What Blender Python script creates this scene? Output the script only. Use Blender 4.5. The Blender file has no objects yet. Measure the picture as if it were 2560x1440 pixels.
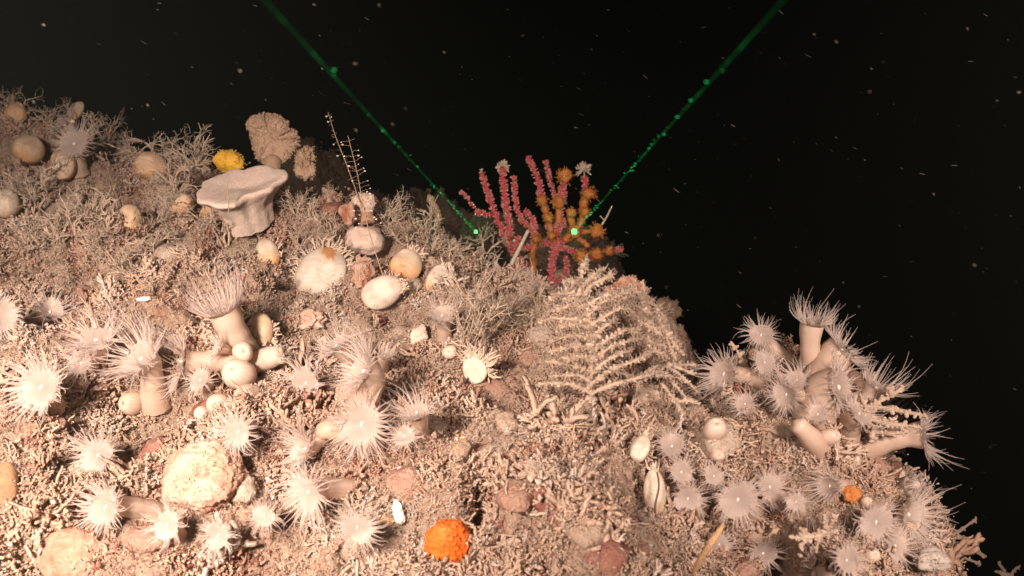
import bpy, math, random
import numpy as np
from mathutils import Vector, Matrix

rng = np.random.default_rng(11)
random.seed(11)
S = bpy.context.scene
COL = S.collection

# ------------------------------------------------------------------ camera
PITCH = math.radians(30.0)
FPX = 2217.0                       # focal length in pixels of the 2560 px wide photograph
CAM = np.array([0.0, 0.0, 0.36])
RIGHT = np.array([1.0, 0.0, 0.0])
FWD = np.array([0.0, math.cos(PITCH), -math.sin(PITCH)])
UP = np.array([0.0, math.sin(PITCH), math.cos(PITCH)])
cam_data = bpy.data.cameras.new('camera')
cam = bpy.data.objects.new('camera', cam_data)
COL.objects.link(cam)
cam.location = CAM
cam.rotation_euler = (math.radians(90) - PITCH, 0, 0)
cam_data.sensor_width = 36.0
cam_data.lens = 36.0 * FPX / 2560.0
cam_data.clip_start = 0.01
cam_data.clip_end = 60.0
cam_data.dof.use_dof = True
cam_data.dof.focus_distance = 0.66
cam_data.dof.aperture_fstop = 15.0
S.camera = cam

# ------------------------------------------------------------------ world: dark deep water
W = bpy.data.worlds.new('World')
S.world = W
W.use_nodes = True
bg = W.node_tree.nodes['Background']
bg.inputs['Color'].default_value = (0.0040, 0.0042, 0.0040, 1)
bg.inputs['Strength'].default_value = 1.0

# ------------------------------------------------------------------ the two lamps of the diving vehicle
def spot(name, loc, target, power, color, size=math.radians(100), blend=0.8, radius=0.03):
    d = bpy.data.lights.new(name, 'SPOT')
    d.energy = power
    d.color = color
    d.spot_size = size
    d.spot_blend = blend
    d.shadow_soft_size = radius
    o = bpy.data.objects.new(name, d)
    COL.objects.link(o)
    o.location = loc
    v = Vector(target) - Vector(loc)
    o.rotation_euler = v.to_track_quat('-Z', 'Y').to_euler()
    return o
spot('vehicle_lamp', (-0.27, -0.05, 0.52), (-0.36, 0.51, 0.0), 190.0, (1.0, 0.785, 0.665), size=math.radians(90), blend=1.0, radius=0.055)
spot('vehicle_lamp', (0.29, -0.05, 0.50), (0.40, 0.57, 0.0), 90.0, (1.0, 0.78, 0.665), size=math.radians(86), blend=1.0, radius=0.055)

S.view_settings.view_transform = 'Standard'
S.view_settings.look = 'None'
S.view_settings.exposure = 0.34
S.view_settings.gamma = 1.0
S.render.engine = 'CYCLES'
S.cycles.max_bounces = 6
S.cycles.diffuse_bounces = 4
S.cycles.transparent_max_bounces = 24
S.cycles.use_denoising = True

# ------------------------------------------------------------------ helpers
def norm(v):
    v = np.asarray(v, float)
    return v / (np.linalg.norm(v, axis=-1, keepdims=True) + 1e-12)

def camvec(n):
    return norm(n[0] * RIGHT + n[1] * UP - n[2] * FWD)

def at(u, v, z):
    """point seen at pixel (u, v) of the 2560x1440 photograph, z metres in front of the lens"""
    return CAM + z * (FWD + RIGHT * (u - 1280) / FPX - UP * (v - 720) / FPX)

def _hash(ix, iy, s):
    n = (ix.astype(np.int64) * 374761393 + iy.astype(np.int64) * 668265263 + s * 974634777) & 0x7fffffff
    n = (n ^ (n >> 13)) * 1274126177 & 0x7fffffff
    return ((n ^ (n >> 16)) & 0xffff) / 65535.0

def vnoise(x, y, s=0):
    ix = np.floor(x); iy = np.floor(y)
    fx = x - ix; fy = y - iy
    fx = fx * fx * fx * (fx * (fx * 6 - 15) + 10); fy = fy * fy * fy * (fy * (fy * 6 - 15) + 10)
    a = _hash(ix, iy, s); b = _hash(ix + 1, iy, s); c = _hash(ix, iy + 1, s); d = _hash(ix + 1, iy + 1, s)
    return (a * (1 - fx) + b * fx) * (1 - fy) + (c * (1 - fx) + d * fx) * fy * 1.0 - 0.5

def ground_px(u, v):
    yc = -(v - 720) / FPX
    dz = UP[2] * yc + FWD[2]
    t = -CAM[2] / dz
    return (t * (u - 1280) / FPX, t * (FWD[1] + UP[1] * yc))

# outline of the reef top, seen at these pixels
OUT = [(-900, 255), (-300, 255), (0, 275), (180, 318), (360, 380), (560, 425), (760, 470), (960, 540), (1130, 610),
       (1330, 700), (1480, 728), (1600, 745), (1680, 830), (1745, 945), (1800, 985), (1850, 925), (1930, 895), (2060, 915),
       (2120, 985), (2155, 1080), (2170, 1180), (2185, 1290), (2190, 1440), (2200, 1800), (2100, 3000), (-2500, 3000), (-2500, 900)]
POLY_MAIN = np.array([ground_px(*p) for p in OUT])

SHELF = np.array([(-3.0, 2.3), (-1.2, 1.95), (-1.0, 1.76), (-.5, 1.62), (0.0, 1.46), (.08, 1.24), (.15, 1.06), (.21, .88), (.30, .70), (.50, .50), (.60, .2), (.6, -.5), (-3, -.5)])

def sdist(x, y, poly=None):
    """signed distance to the reef outline, positive outside"""
    POLY = POLY_MAIN if poly is None else poly
    x = np.asarray(x, float); y = np.asarray(y, float)
    best = np.full(x.shape, 1e9); inside = np.zeros(x.shape, bool)
    n = len(POLY)
    for i in range(n):
        ax, ay = POLY[i]; bx, by = POLY[(i + 1) % n]
        ex, ey = bx - ax, by - ay
        t = np.clip(((x - ax) * ex + (y - ay) * ey) / (ex * ex + ey * ey + 1e-12), 0, 1)
        best = np.minimum(best, (x - ax - t * ex) ** 2 + (y - ay - t * ey) ** 2)
        c = (ay > y) != (by > y)
        xi = ex * (y - ay) / (ey if abs(ey) > 1e-12 else 1e-12) + ax
        inside ^= c & (x < xi)
    d = np.sqrt(best)
    return np.where(inside, -d, d)

PITS = [(1205, 1322, 34, 44, .07), (400, 1062, 36, 24, .05), (492, 1070, 24, 26, .06), (1942, 1318, 46, 56, .16),
        (1795, 1305, 62, 36, .09), (1770, 1420, 40, 26, .05), (2000, 1425, 95, 44, .13), (1275, 1138, 18, 14, .020), (905, 1205, 40, 24, .045), (745, 905, 50, 28, .045),
        (560, 1330, 22, 16, .012), (1620, 1165, 22, 30, .022), (975, 1325, 18, 12, .018), (1040, 1430, 40, 18, .024),
        (1745, 985, 52, 36, .10), (1690, 1030, 24, 22, .020), (1990, 930, 26, 14, .014), (90, 1120, 40, 14, .014),
        (1090, 1000, 20, 16, .012), (1060, 890, 22, 12, .012), (700, 1180, 20, 14, .014), (1390, 1210, 26, 16, .016),
        (1540, 1330, 40, 26, .020), (1340, 1330, 26, 20, .018), (60, 1400, 40, 22, .020), (420, 1160, 16, 24, .012),
        (1560, 1000, 40, 22, .020), (320, 480, 40, 22, .020), (700, 600, 50, 20, .020), (1080, 640, 60, 22, .02)]
PIT_G = []
for (u, v, ru, rv, dep) in PITS:
    x, y = ground_px(u, v)
    x1, _ = ground_px(u + ru, v); _, y1 = ground_px(u, v - rv)
    PIT_G.append((x, y, abs(x1 - x), abs(y1 - y), dep))
KNOLLS = [((150, 1000), .16, .010), ((520, 1210), .05, .016), ((620, 900), .05, .014), ((1480, 900), .07, .004), ((2060, 1020), .08, .022),
          ((900, 1130), .05, .012), ((1500, 1300), .07, .012), ((2180, 1250), .06, .012), ((850, 640), .08, .010), ((1250, 1090), .05, .012)]
KN_G = [(*ground_px(*p), r, h) for p, r, h in KNOLLS]

def H(x, y, fine=True):
    x = np.asarray(x, float); y = np.asarray(y, float)
    wx = x + 0.02 * vnoise(x * 14, y * 14, 71); wy = y + 0.02 * vnoise(x * 14, y * 14, 72)
    s = sdist(wx, wy) + 0.02 * vnoise(x * 22, y * 22, 5)
    so = np.maximum(s + 0.03, 0)
    h = -2.1 * so * so / (so + 0.09)
    s2 = np.maximum(sdist(wx, wy, SHELF) + 0.06 * vnoise(x * 9, y * 9, 15) + .03, 0)
    shelf = -0.315 - 1.9 * s2 * s2 / (s2 + 0.14) + .10 * vnoise(x * 5, y * 5, 16) + .06 * vnoise(x * 13, y * 13, 17) + .05 * vnoise(x * 27, y * 27, 18)
    shelf = np.maximum(shelf, -.105 - 3.0 * np.maximum(np.hypot(x - .04, y - .80) - .045, 0))
    h = np.maximum(np.maximum(h, shelf), -30.0)
    h = h + 0.044 * vnoise(x * 9, y * 9, 1) + 0.034 * vnoise(x * 24, y * 24, 2)
    n3 = vnoise(x * 62, y * 62, 3)
    h = h + 0.017 * n3
    for (px, py, rx, ry, dep) in PIT_G:
        h = h - dep * np.exp(-np.minimum((((x - px) / rx) ** 2 + ((y - py) / ry) ** 2) ** 1.5, 40))
    for (px, py, r, hh) in KN_G:
        h = h + hh * np.exp(-np.minimum(((x - px) ** 2 + (y - py) ** 2) / (r * r), 40))
    far = np.maximum(y - 1.5, 0)
    h = h + far * 0.02 * vnoise(x * 3, y * 3, 9)
    if fine:
        h = h + 0.0045 * (np.abs(vnoise(x * 130, y * 130, 4)) * 2 - .5) + 0.0032 * vnoise(x * 290, y * 290, 6) + 0.0022 * vnoise(x * 600, y * 600, 8)
    return h

TT = np.concatenate([np.arange(0.22, 1.5, 0.0015), np.arange(1.5, 4, 0.01)])
def hit(u, v):
    """depth at which the line of sight through pixel (u, v) meets the reef"""
    p = CAM + TT[:, None] * (FWD + RIGHT * (u - 1280) / FPX - UP * (v - 720) / FPX)
    below = p[:, 2] < H(p[:, 0], p[:, 1], False)
    if not below.any():
        return 1.3
    return float(TT[np.argmax(below)])

_RU = np.array([p[0] for p in OUT[:13]], float); _RV = np.array([p[1] for p in OUT[:13]], float)
def skyline(u):
    return float(np.interp(u, _RU, _RV))
_hit = hit
def hit(u, v):
    z = _hit(u, v)
    if u < 1680 and v < skyline(u) + 40:
        z = min(z, _hit(u, skyline(u) + 45) + .02)
    return z

def on(u, v):
    z = hit(u, v)
    return at(u, v, z), z

# ---- meshes
class MB:
    """collects triangles and quads, then links them as one mesh object"""
    def __init__(self):
        self.v = []; self.q = []; self.t = []; self.a = []; self.n = 0
    def add(self, v, q=None, t=None, a=0.0):
        v = np.asarray(v, float).reshape(-1, 3)
        self.v.append(v)
        self.a.append(np.broadcast_to(np.asarray(a, float), (len(v),)))
        if q is not None and len(q): self.q.append(np.asarray(q, np.int64).reshape(-1, 4) + self.n)
        if t is not None and len(t): self.t.append(np.asarray(t, np.int64).reshape(-1, 3) + self.n)
        self.n += len(v)
    def tubes(self, paths, radii, sides=5, a=0.0, cap=True):
        paths = np.asarray(paths, float); radii = np.asarray(radii, float)
        if paths.ndim == 2: paths = paths[None]
        M, N, _ = paths.shape
        radii = np.broadcast_to(radii, (M, N))
        tan = norm(np.gradient(paths, axis=1))
        ch = norm(paths[:, -1] - paths[:, 0])
        ref = np.where(np.abs(ch[:, 2:3]) < .8, np.array([[0, 0, 1.0]]), np.array([[1.0, 0, 0]]))
        ref = norm(ref - ch * (ref * ch).sum(-1, keepdims=True))[:, None, :]
        ref = np.broadcast_to(ref, paths.shape)
        uu = norm(np.cross(tan, ref) + 1e-9); vv = np.cross(tan, uu)
        th = np.arange(sides) * 2 * np.pi / sides
        ring = paths[:, :, None] + radii[:, :, None, None] * (uu[:, :, None] * np.cos(th)[:, None] + vv[:, :, None] * np.sin(th)[:, None])
        V = ring.reshape(M, N * sides, 3)
        i = np.arange(N - 1)[:, None] * sides; j = np.arange(sides)[None]; k = (j + 1) % sides
        Q = np.stack([i + j, i + k, i + sides + k, i + sides + j], -1).reshape(-1, 4)
        per = N * sides
        T = None
        if cap:
            tip = (paths[:, -1] + tan[:, -1] * radii[:, -1:] * .8)[:, None]
            V = np.concatenate([V, tip], 1); per += 1
            T = np.stack([(N - 1) * sides + j[0], (N - 1) * sides + k[0], np.full(sides, N * sides)], -1)
        off = (np.arange(M) * per)[:, None, None]
        A = np.asarray(a, float)
        if A.ndim == 1 and len(A) == M: A = np.repeat(A, per)
        self.add(V.reshape(-1, 3), (Q[None] + off).reshape(-1, 4), None if T is None else (T[None] + off).reshape(-1, 3), A)
    def grid(self, V, closed_u=False, a=0.0):
        """V of shape rows x cols x 3"""
        R, C, _ = V.shape
        i = np.arange(R - 1)[:, None]; j = np.arange(C if closed_u else C - 1)[None]
        k = (j + 1) % C
        Q = np.stack([i * C + j, i * C + k, (i + 1) * C + k, (i + 1) * C + j], -1).reshape(-1, 4)
        A = np.asarray(a, float)
        self.add(V.reshape(-1, 3), Q, None, A.reshape(-1) if A.ndim else A)
    def build(self, name, mat, parent=None, smooth=True, origin=None, jitter=0):
        v = np.concatenate(self.v)
        if origin is not None: v = v - np.asarray(origin)
        me = bpy.data.meshes.new(name)
        q = np.concatenate(self.q) if self.q else np.zeros((0, 4), np.int64)
        t = np.concatenate(self.t) if self.t else np.zeros((0, 3), np.int64)
        me.vertices.add(len(v)); me.vertices.foreach_set('co', v.astype(np.float32).ravel())
        loops = np.concatenate([q.ravel(), t.ravel()]).astype(np.int32)
        me.loops.add(len(loops)); me.loops.foreach_set('vertex_index', loops)
        st = np.concatenate([np.arange(len(q)) * 4, len(q) * 4 + np.arange(len(t)) * 3]).astype(np.int32)
        me.polygons.add(len(st)); me.polygons.foreach_set('loop_start', st)
        me.update(calc_edges=True)
        me.polygons.foreach_set('use_smooth', np.full(len(st), smooth))
        at_ = me.attributes.new('tint', 'FLOAT', 'POINT')
        at_.data.foreach_set('value', np.concatenate(self.a).astype(np.float32))
        me.materials.append(mat)
        o = bpy.data.objects.new(name, me)
        COL.objects.link(o)
        if parent is not None: o.parent = parent
        if origin is not None and parent is None: o.location = origin
        return o

def tag(o, label=None, cat=None, group=None, kind=None):
    if label: o['label'] = label
    if cat: o['category'] = cat
    if group: o['group'] = group
    if kind: o['kind'] = kind
    return o

def empty(name, loc, label, cat, group=None):
    o = bpy.data.objects.new(name, None)
    o.empty_display_size = 0.01
    COL.objects.link(o)
    o.location = loc
    return tag(o, label, cat, group)

def sphere(nu=20, nv=12):
    th = np.linspace(0, np.pi, nv)[:, None]; ph = (np.arange(nu) * 2 * np.pi / nu)[None]
    return np.stack([np.sin(th) * np.cos(ph), np.sin(th) * np.sin(ph), np.cos(th) * np.ones_like(ph)], -1)

def n3(p, f, s=0):
    """cheap 3-D noise from three planes"""
    return (vnoise(p[..., 0] * f + 7.3, p[..., 1] * f, s) + vnoise(p[..., 1] * f + 3.1, p[..., 2] * f, s + 1) + vnoise(p[..., 2] * f, p[..., 0] * f + 5.7, s + 2)) * .7

def bez(p0, p1, p2, p3, n):
    t = np.linspace(0, 1, n)[:, None]
    return (1 - t) ** 3 * p0 + 3 * (1 - t) ** 2 * t * p1 + 3 * (1 - t) * t * t * p2 + t ** 3 * p3

# ------------------------------------------------------------------ materials
def new_mat(name):
    m = bpy.data.materials.new(name); m.use_nodes = True
    nt = m.node_tree; nt.nodes.clear()
    out = nt.nodes.new('ShaderNodeOutputMaterial')
    return m, nt, out

def ramp(nt, stops, fac):
    r = nt.nodes.new('ShaderNodeValToRGB')
    e = r.color_ramp.elements
    while len(e) > 1: e.remove(e[-1])
    e[0].position = stops[0][0]; e[0].color = (*stops[0][1], 1)
    for p, c in stops[1:]:
        k = e.new(p); k.color = (*c, 1)
    nt.links.new(fac, r.inputs['Fac'])
    return r.outputs['Color']

def noise(nt, scale, detail=4, rough=.6, coord='Object', vec=None):
    n = nt.nodes.new('ShaderNodeTexNoise')
    n.inputs['Scale'].default_value = scale; n.inputs['Detail'].default_value = detail; n.inputs['Roughness'].default_value = rough
    if vec is None:
        g = nt.nodes.new('ShaderNodeNewGeometry'); vec = g.outputs['Position']
    nt.links.new(vec, n.inputs['Vector'])
    return n.outputs['Fac']

def math_(nt, op, a, b, clamp=False):
    n = nt.nodes.new('ShaderNodeMath'); n.operation = op; n.use_clamp = clamp
    for i, x in enumerate((a, b)):
        if isinstance(x, (int, float)): n.inputs[i].default_value = x
        else: nt.links.new(x, n.inputs[i])
    return n.outputs[0]

def mix(nt, fac, a, b, blend='MIX'):
    n = nt.nodes.new('ShaderNodeMix'); n.data_type = 'RGBA'; n.blend_type = blend
    for s, x in ((n.inputs['Factor'], fac), (n.inputs[6], a), (n.inputs[7], b)):
        if isinstance(x, (int, float)): s.default_value = x
        elif isinstance(x, tuple): s.default_value = (*x, 1)
        else: nt.links.new(x, s)
    return n.outputs[2]

def attr(nt, name='tint', of='GEOMETRY'):
    a = nt.nodes.new('ShaderNodeAttribute'); a.attribute_name = name; a.attribute_type = of
    return a.outputs['Fac']

def bump(nt, height, strength, dist):
    b = nt.nodes.new('ShaderNodeBump'); b.inputs['Strength'].default_value = strength; b.inputs['Distance'].default_value = dist
    nt.links.new(height, b.inputs['Height'])
    return b.outputs['Normal']

def principled(nt, color, rough=.7, spec=.3, normal=None):
    p = nt.nodes.new('ShaderNodeBsdfPrincipled')
    if isinstance(color, tuple): p.inputs['Base Color'].default_value = (*color, 1)
    else: nt.links.new(color, p.inputs['Base Color'])
    p.inputs['Roughness'].default_value = rough
    p.inputs['Specular IOR Level'].default_value = spec
    if normal is not None: nt.links.new(normal, p.inputs['Normal'])
    return p.outputs[0]

def fleshy(name, stops, translucent=.35, clear=0.0, rough=.45, spec=.3, nscale=300, bump_d=.0004, tint_ramp=True):
    """soft living tissue: light passes through it, some of it see-through"""
    m, nt, out = new_mat(name)
    n = noise(nt, nscale, 3)
    if tint_ramp:
        fac = math_(nt, 'ADD', attr(nt), math_(nt, 'MULTIPLY', math_(nt, 'SUBTRACT', n, .5), .35), True)
    else:
        oi = nt.nodes.new('ShaderNodeObjectInfo')
        fac = math_(nt, 'ADD', oi.outputs['Random'], math_(nt, 'MULTIPLY', math_(nt, 'SUBTRACT', n, .5), .35), True)
    c = ramp(nt, stops, fac)
    nor = bump(nt, n, .5, bump_d)
    p = principled(nt, c, rough, spec, nor)
    if translucent > 0:
        tr = nt.nodes.new('ShaderNodeBsdfTranslucent'); nt.links.new(c, tr.inputs['Color'])
        ms = nt.nodes.new('ShaderNodeMixShader'); ms.inputs[0].default_value = translucent
        nt.links.new(p, ms.inputs[1]); nt.links.new(tr.outputs[0], ms.inputs[2]); p = ms.outputs[0]
    if clear > 0:
        t = nt.nodes.new('ShaderNodeBsdfTransparent')
        ms = nt.nodes.new('ShaderNodeMixShader'); ms.inputs[0].default_value = clear
        nt.links.new(p, ms.inputs[1]); nt.links.new(t.outputs[0], ms.inputs[2]); p = ms.outputs[0]
    nt.links.new(p, out.inputs['Surface'])
    return m

def rough_mat(name, stops, nscale=120, rough=.85, spec=.15, bump_d=.0015, bscale=500, mixf=.5, translucent=0.0, of='GEOMETRY', silt=None):
    m, nt, out = new_mat(name)
    n = noise(nt, nscale, 6, .65)
    n2 = noise(nt, bscale, 4, .7)
    fac = math_(nt, 'ADD', attr(nt, 'tint', of), math_(nt, 'MULTIPLY', math_(nt, 'SUBTRACT', n, .5), mixf * 2), True)
    c = ramp(nt, stops, fac)
    c = mix(nt, .45, c, ramp(nt, [(.3, (.5, .48, .46)), (.65, (1.0, 1.0, 1.0))], n2), 'MULTIPLY')
    p = principled(nt, c, rough, spec, bump(nt, n2, .8, bump_d))
    if translucent > 0:
        tr = nt.nodes.new('ShaderNodeBsdfTranslucent'); nt.links.new(c, tr.inputs['Color'])
        ms = nt.nodes.new('ShaderNodeMixShader'); ms.inputs[0].default_value = translucent
        nt.links.new(p, ms.inputs[1]); nt.links.new(tr.outputs[0], ms.inputs[2]); p = ms.outputs[0]
    nt.links.new(p, out.inputs['Surface'])
    return m

def rock_material():
    m, nt, out = new_mat('reef_rock')
    a = noise(nt, 26, 6, .6); b = noise(nt, 90, 6, .7); c = noise(nt, 420, 5, .7); d = noise(nt, 48, 3, .5)
    base = ramp(nt, [(.30, (.42, .29, .215)), (.45, (.56, .41, .31)), (.58, (.63, .48, .36)), (.75, (.68, .54, .42))], b)
    red = ramp(nt, [(.4, (.30, .075, .06)), (.6, (.48, .20, .13))], c)
    base = mix(nt, ramp(nt, [(.60, (0, 0, 0)), (.68, (.75, .75, .75))], a), base, red)
    pink = ramp(nt, [(.4, (.45, .27, .21)), (.6, (.62, .42, .34))], c)
    base = mix(nt, ramp(nt, [(.60, (0, 0, 0)), (.70, (.6, .6, .6))], d), base, pink)
    base = mix(nt, .7, base, ramp(nt, [(.32, (.55, .5, .47)), (.6, (1, 1, 1))], c), 'MULTIPLY')
    hgt = math_(nt, 'ADD', math_(nt, 'MULTIPLY', b, 2.0), c)
    p = principled(nt, base, .85, .15, bump(nt, hgt, 1.0, .005))
    nt.links.new(p, out.inputs['Surface'])
    return m

def shell_mat(name, stops, translucent=.1, rough=.5, spec=.3, nscale=120):
    """chalky shell with growth wear and patches of silt lying on it"""
    m, nt, out = new_mat(name)
    n = noise(nt, nscale, 4); big = noise(nt, 95, 6, .7); fine = noise(nt, 900, 4, .7)
    fac = math_(nt, 'ADD', attr(nt), math_(nt, 'MULTIPLY', math_(nt, 'SUBTRACT', n, .5), .3), True)
    c = ramp(nt, stops, fac)
    c = mix(nt, ramp(nt, [(.50, (0, 0, 0)), (.64, (.62, .62, .62))], big), c, ramp(nt, [(.4, (.46, .32, .21)), (.6, (.62, .47, .34))], fine))
    c = mix(nt, .35, c, ramp(nt, [(.3, (.6, .56, .52)), (.6, (1, 1, 1))], fine), 'MULTIPLY')
    p = principled(nt, c, rough, spec, bump(nt, math_(nt, 'ADD', big, math_(nt, 'MULTIPLY', fine, .4)), .5, .002))
    tr = nt.nodes.new('ShaderNodeBsdfTranslucent'); nt.links.new(c, tr.inputs['Color'])
    ms = nt.nodes.new('ShaderNodeMixShader'); ms.inputs[0].default_value = translucent
    nt.links.new(p, ms.inputs[1]); nt.links.new(tr.outputs[0], ms.inputs[2])
    nt.links.new(ms.outputs[0], out.inputs['Surface'])
    return m

M = {}
M['rock'] = rock_material()
M['turf'] = rough_mat('turf', [(0, (.34, .14, .10)), (.12, (.46, .19, .14)), (.22, (.54, .34, .25)), (.5, (.68, .49, .37)), (.78, (.75, .58, .45)), (.92, (.78, .62, .52)), (1, (.84, .72, .63))], 40, mixf=.16, translucent=.25, of='INSTANCER')
M['crust'] = rough_mat('crusts', [(0, (.42, .17, .13)), (.25, (.56, .33, .25)), (.5, (.62, .44, .32)), (.75, (.70, .53, .41)), (1, (.80, .67, .56))], 90, bscale=420, bump_d=.008, mixf=.4, translucent=.1)
M['bush'] = rough_mat('bryozoan', [(0, (.48, .34, .24)), (.5, (.68, .52, .39)), (1, (.80, .67, .54))], 60, bscale=900, mixf=.35, translucent=.15)
M['twig'] = rough_mat('beaded_hydroid', [(0, (.46, .33, .23)), (.5, (.63, .48, .365)), (1, (.75, .61, .49))], 80, bscale=1100, mixf=.35, translucent=.15)
M['column'] = fleshy('anemone_column', [(0, (.60, .40, .29)), (.5, (.69, .52, .41)), (1, (.77, .64, .54))], .38, .06, nscale=160)
M['disc'] = fleshy('anemone_disc', [(0, (.53, .41, .36)), (.5, (.61, .51, .45)), (1, (.71, .62, .57))], .45, .22, nscale=200)
M['tentacle'] = fleshy('anemone_tentacle', [(0, (.74, .61, .55)), (.5, (.81, .71, .65)), (1, (.89, .82, .78))], .5, .62, rough=.35, nscale=200)
M['mouth'] = fleshy('anemone_mouth', [(0, (.74, .60, .52)), (1, (.84, .74, .67))], .2, nscale=200)
M['knob'] = fleshy('contracted_anemone', [(0, (.50, .29, .19)), (.5, (.66, .47, .36)), (1, (.76, .62, .52))], .3, nscale=260)
M['shell'] = shell_mat('pale_shell', [(0, (.50, .17, .06)), (.3, (.68, .40, .20)), (.6, (.62, .48, .35)), (1, (.67, .59, .50))], .12, rough=.4, spec=.4, nscale=120)
M['brown_shell'] = fleshy('brown_shell', [(0, (.34, .11, .04)), (.5, (.58, .32, .14)), (1, (.72, .50, .30))], .15, rough=.5, nscale=120)
M['lump'] = rough_mat('encrusted_lump', [(0, (.36, .15, .09)), (.35, (.54, .32, .23)), (.7, (.61, .43, .335)), (1, (.68, .54, .46))], 60, mixf=.75, translucent=.1)
M['sponge'] = rough_mat('pale_sponge', [(0, (.58, .40, .31)), (.5, (.74, .56, .46)), (1, (.84, .69, .59))], 40, bscale=420, bump_d=.0014, mixf=.3, translucent=.12)
M['fan'] = rough_mat('tan_sponge', [(0, (.48, .31, .20)), (.5, (.62, .43, .30)), (1, (.74, .55, .41))], 70, bscale=800, mixf=.3, translucent=.15)
M['yellow'] = rough_mat('yellow_sponge', [(0, (.62, .30, .03)), (.5, (.80, .47, .05)), (1, (.88, .62, .16))], 90, bscale=800, bump_d=.0007, mixf=.3)
M['orange'] = rough_mat('orange_sponge', [(0, (.70, .11, .015)), (.5, (.82, .17, .025)), (1, (.90, .33, .10))], 110, bscale=700, bump_d=.0012, mixf=.3)
M['white'] = rough_mat('white_chip', [(0, (.70, .58, .46)), (1, (.90, .84, .76))], 120, mixf=.4)
M['coral'] = rough_mat('red_coral', [(0, (.34, .03, .04)), (.5, (.50, .06, .07)), (1, (.60, .13, .14))], 150, mixf=.35, translucent=.1)
M['coral_polyp'] = fleshy('coral_polyp', [(0, (.56, .16, .16)), (1, (.72, .38, .36))], .3)
M['zoanthid'] = fleshy('orange_zoanthid', [(0, (.50, .14, .035)), (.5, (.56, .21, .055)), (1, (.58, .31, .12))], .3, rough=.6, nscale=240, bump_d=.001)
M['tuft'] = rough_mat('cream_tuft', [(0, (.55, .38, .28)), (1, (.82, .68, .54))], 200, mixf=.3, translucent=.2)
M['feather'] = fleshy('feather_stem', [(0, (.36, .24, .15)), (1, (.50, .36, .24))], .1)
M['hydranth'] = fleshy('feather_polyp', [(0, (.75, .68, .60)), (1, (.92, .88, .84))], .3, .1)
M['quill'] = fleshy('quill', [(0, (.55, .46, .38)), (1, (.72, .63, .54))], .3, .1)
M['stalk'] = rough_mat('stalk', [(0, (.50, .30, .15)), (1, (.66, .44, .26))], 200, mixf=.3)
M['dim'] = fleshy('dim_sponge', [(0, (.40, .34, .28)), (1, (.55, .48, .42))], .2)
M['rim'] = rough_mat('shell_rim', [(0, (.20, .10, .06)), (1, (.60, .36, .20))], 120, mixf=.4)
M['thread'] = rough_mat('dark_thread', [(0, (.10, .07, .05)), (1, (.20, .14, .10))], 200, mixf=.3)

def snow_material():
    m, nt, out = new_mat('marine_snow')
    p = principled(nt, (.30, .27, .22), .8, .1)
    t = nt.nodes.new('ShaderNodeBsdfTransparent')
    ms = nt.nodes.new('ShaderNodeMixShader')
    a = attr(nt)
    nt.links.new(a, ms.inputs[0])
    nt.links.new(p, ms.inputs[1]); nt.links.new(t.outputs[0], ms.inputs[2])
    nt.links.new(ms.outputs[0], out.inputs['Surface'])
    return m
M['snow'] = snow_material()

def beam_material():
    """water lit along the laser: adds light, hides nothing"""
    m, nt, out = new_mat('laser_lit_water')
    n = noise(nt, 60, 3, .7)
    s = ramp(nt, [(.35, (.20, .20, .20)), (.55, (.45, .45, .45)), (.72, (1.6, 1.6, 1.6))], n)
    e = nt.nodes.new('ShaderNodeEmission'); e.inputs['Color'].default_value = (.002, .30, .05, 1)
    nt.links.new(math_(nt, 'MULTIPLY', s, .15), e.inputs['Strength'])
    t = nt.nodes.new('ShaderNodeBsdfTransparent')
    ad = nt.nodes.new('ShaderNodeAddShader')
    nt.links.new(e.outputs[0], ad.inputs[0]); nt.links.new(t.outputs[0], ad.inputs[1])
    nt.links.new(ad.outputs[0], out.inputs['Surface'])
    return m
M['beam'] = beam_material()
def glow(name, col, st):
    m, nt, out = new_mat(name)
    e = nt.nodes.new('ShaderNodeEmission'); e.inputs['Color'].default_value = (*col, 1); e.inputs['Strength'].default_value = st
    nt.links.new(e.outputs[0], out.inputs['Surface'])
    return m
M['dot'] = glow('laser_dot', (.22, 1.0, .28), 2.6)
def halo_material():  # self-glowing volume put in for the green halo round each laser dot
    m, nt, out = new_mat('emissive_laser_halo')
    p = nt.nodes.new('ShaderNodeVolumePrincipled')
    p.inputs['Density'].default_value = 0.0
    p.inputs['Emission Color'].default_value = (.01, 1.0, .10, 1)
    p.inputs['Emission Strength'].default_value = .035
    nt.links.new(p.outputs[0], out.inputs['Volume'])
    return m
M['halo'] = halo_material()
M['speck'] = glow('laser_speck', (.04, .9, .22), .9)

# ------------------------------------------------------------------ the reef
def build_reef():
    NA, NR = 620, 540
    ang = np.linspace(-math.radians(58), math.radians(50), NA)
    r = np.concatenate([np.geomspace(0.16, 1.7, NR - 40), np.geomspace(1.75, 14.0, 40)])
    A, R = np.meshgrid(ang, r)
    X = R * np.sin(A); Y = R * np.cos(A)
    Z = np.empty_like(X)
    for i in range(0, NR, 60):
        Z[i:i + 60] = H(X[i:i + 60], Y[i:i + 60])
    b = MB()
    b.grid(np.stack([X, Y, Z], -1)[:, ::-1])
    o = b.build('terrain', M['rock'])
    tag(o, 'tan sediment covered rocky reef slope falling into dark water', 'reef', kind='structure')
    return np.stack([X, Y, Z], -1)
GRID = build_reef()

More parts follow.
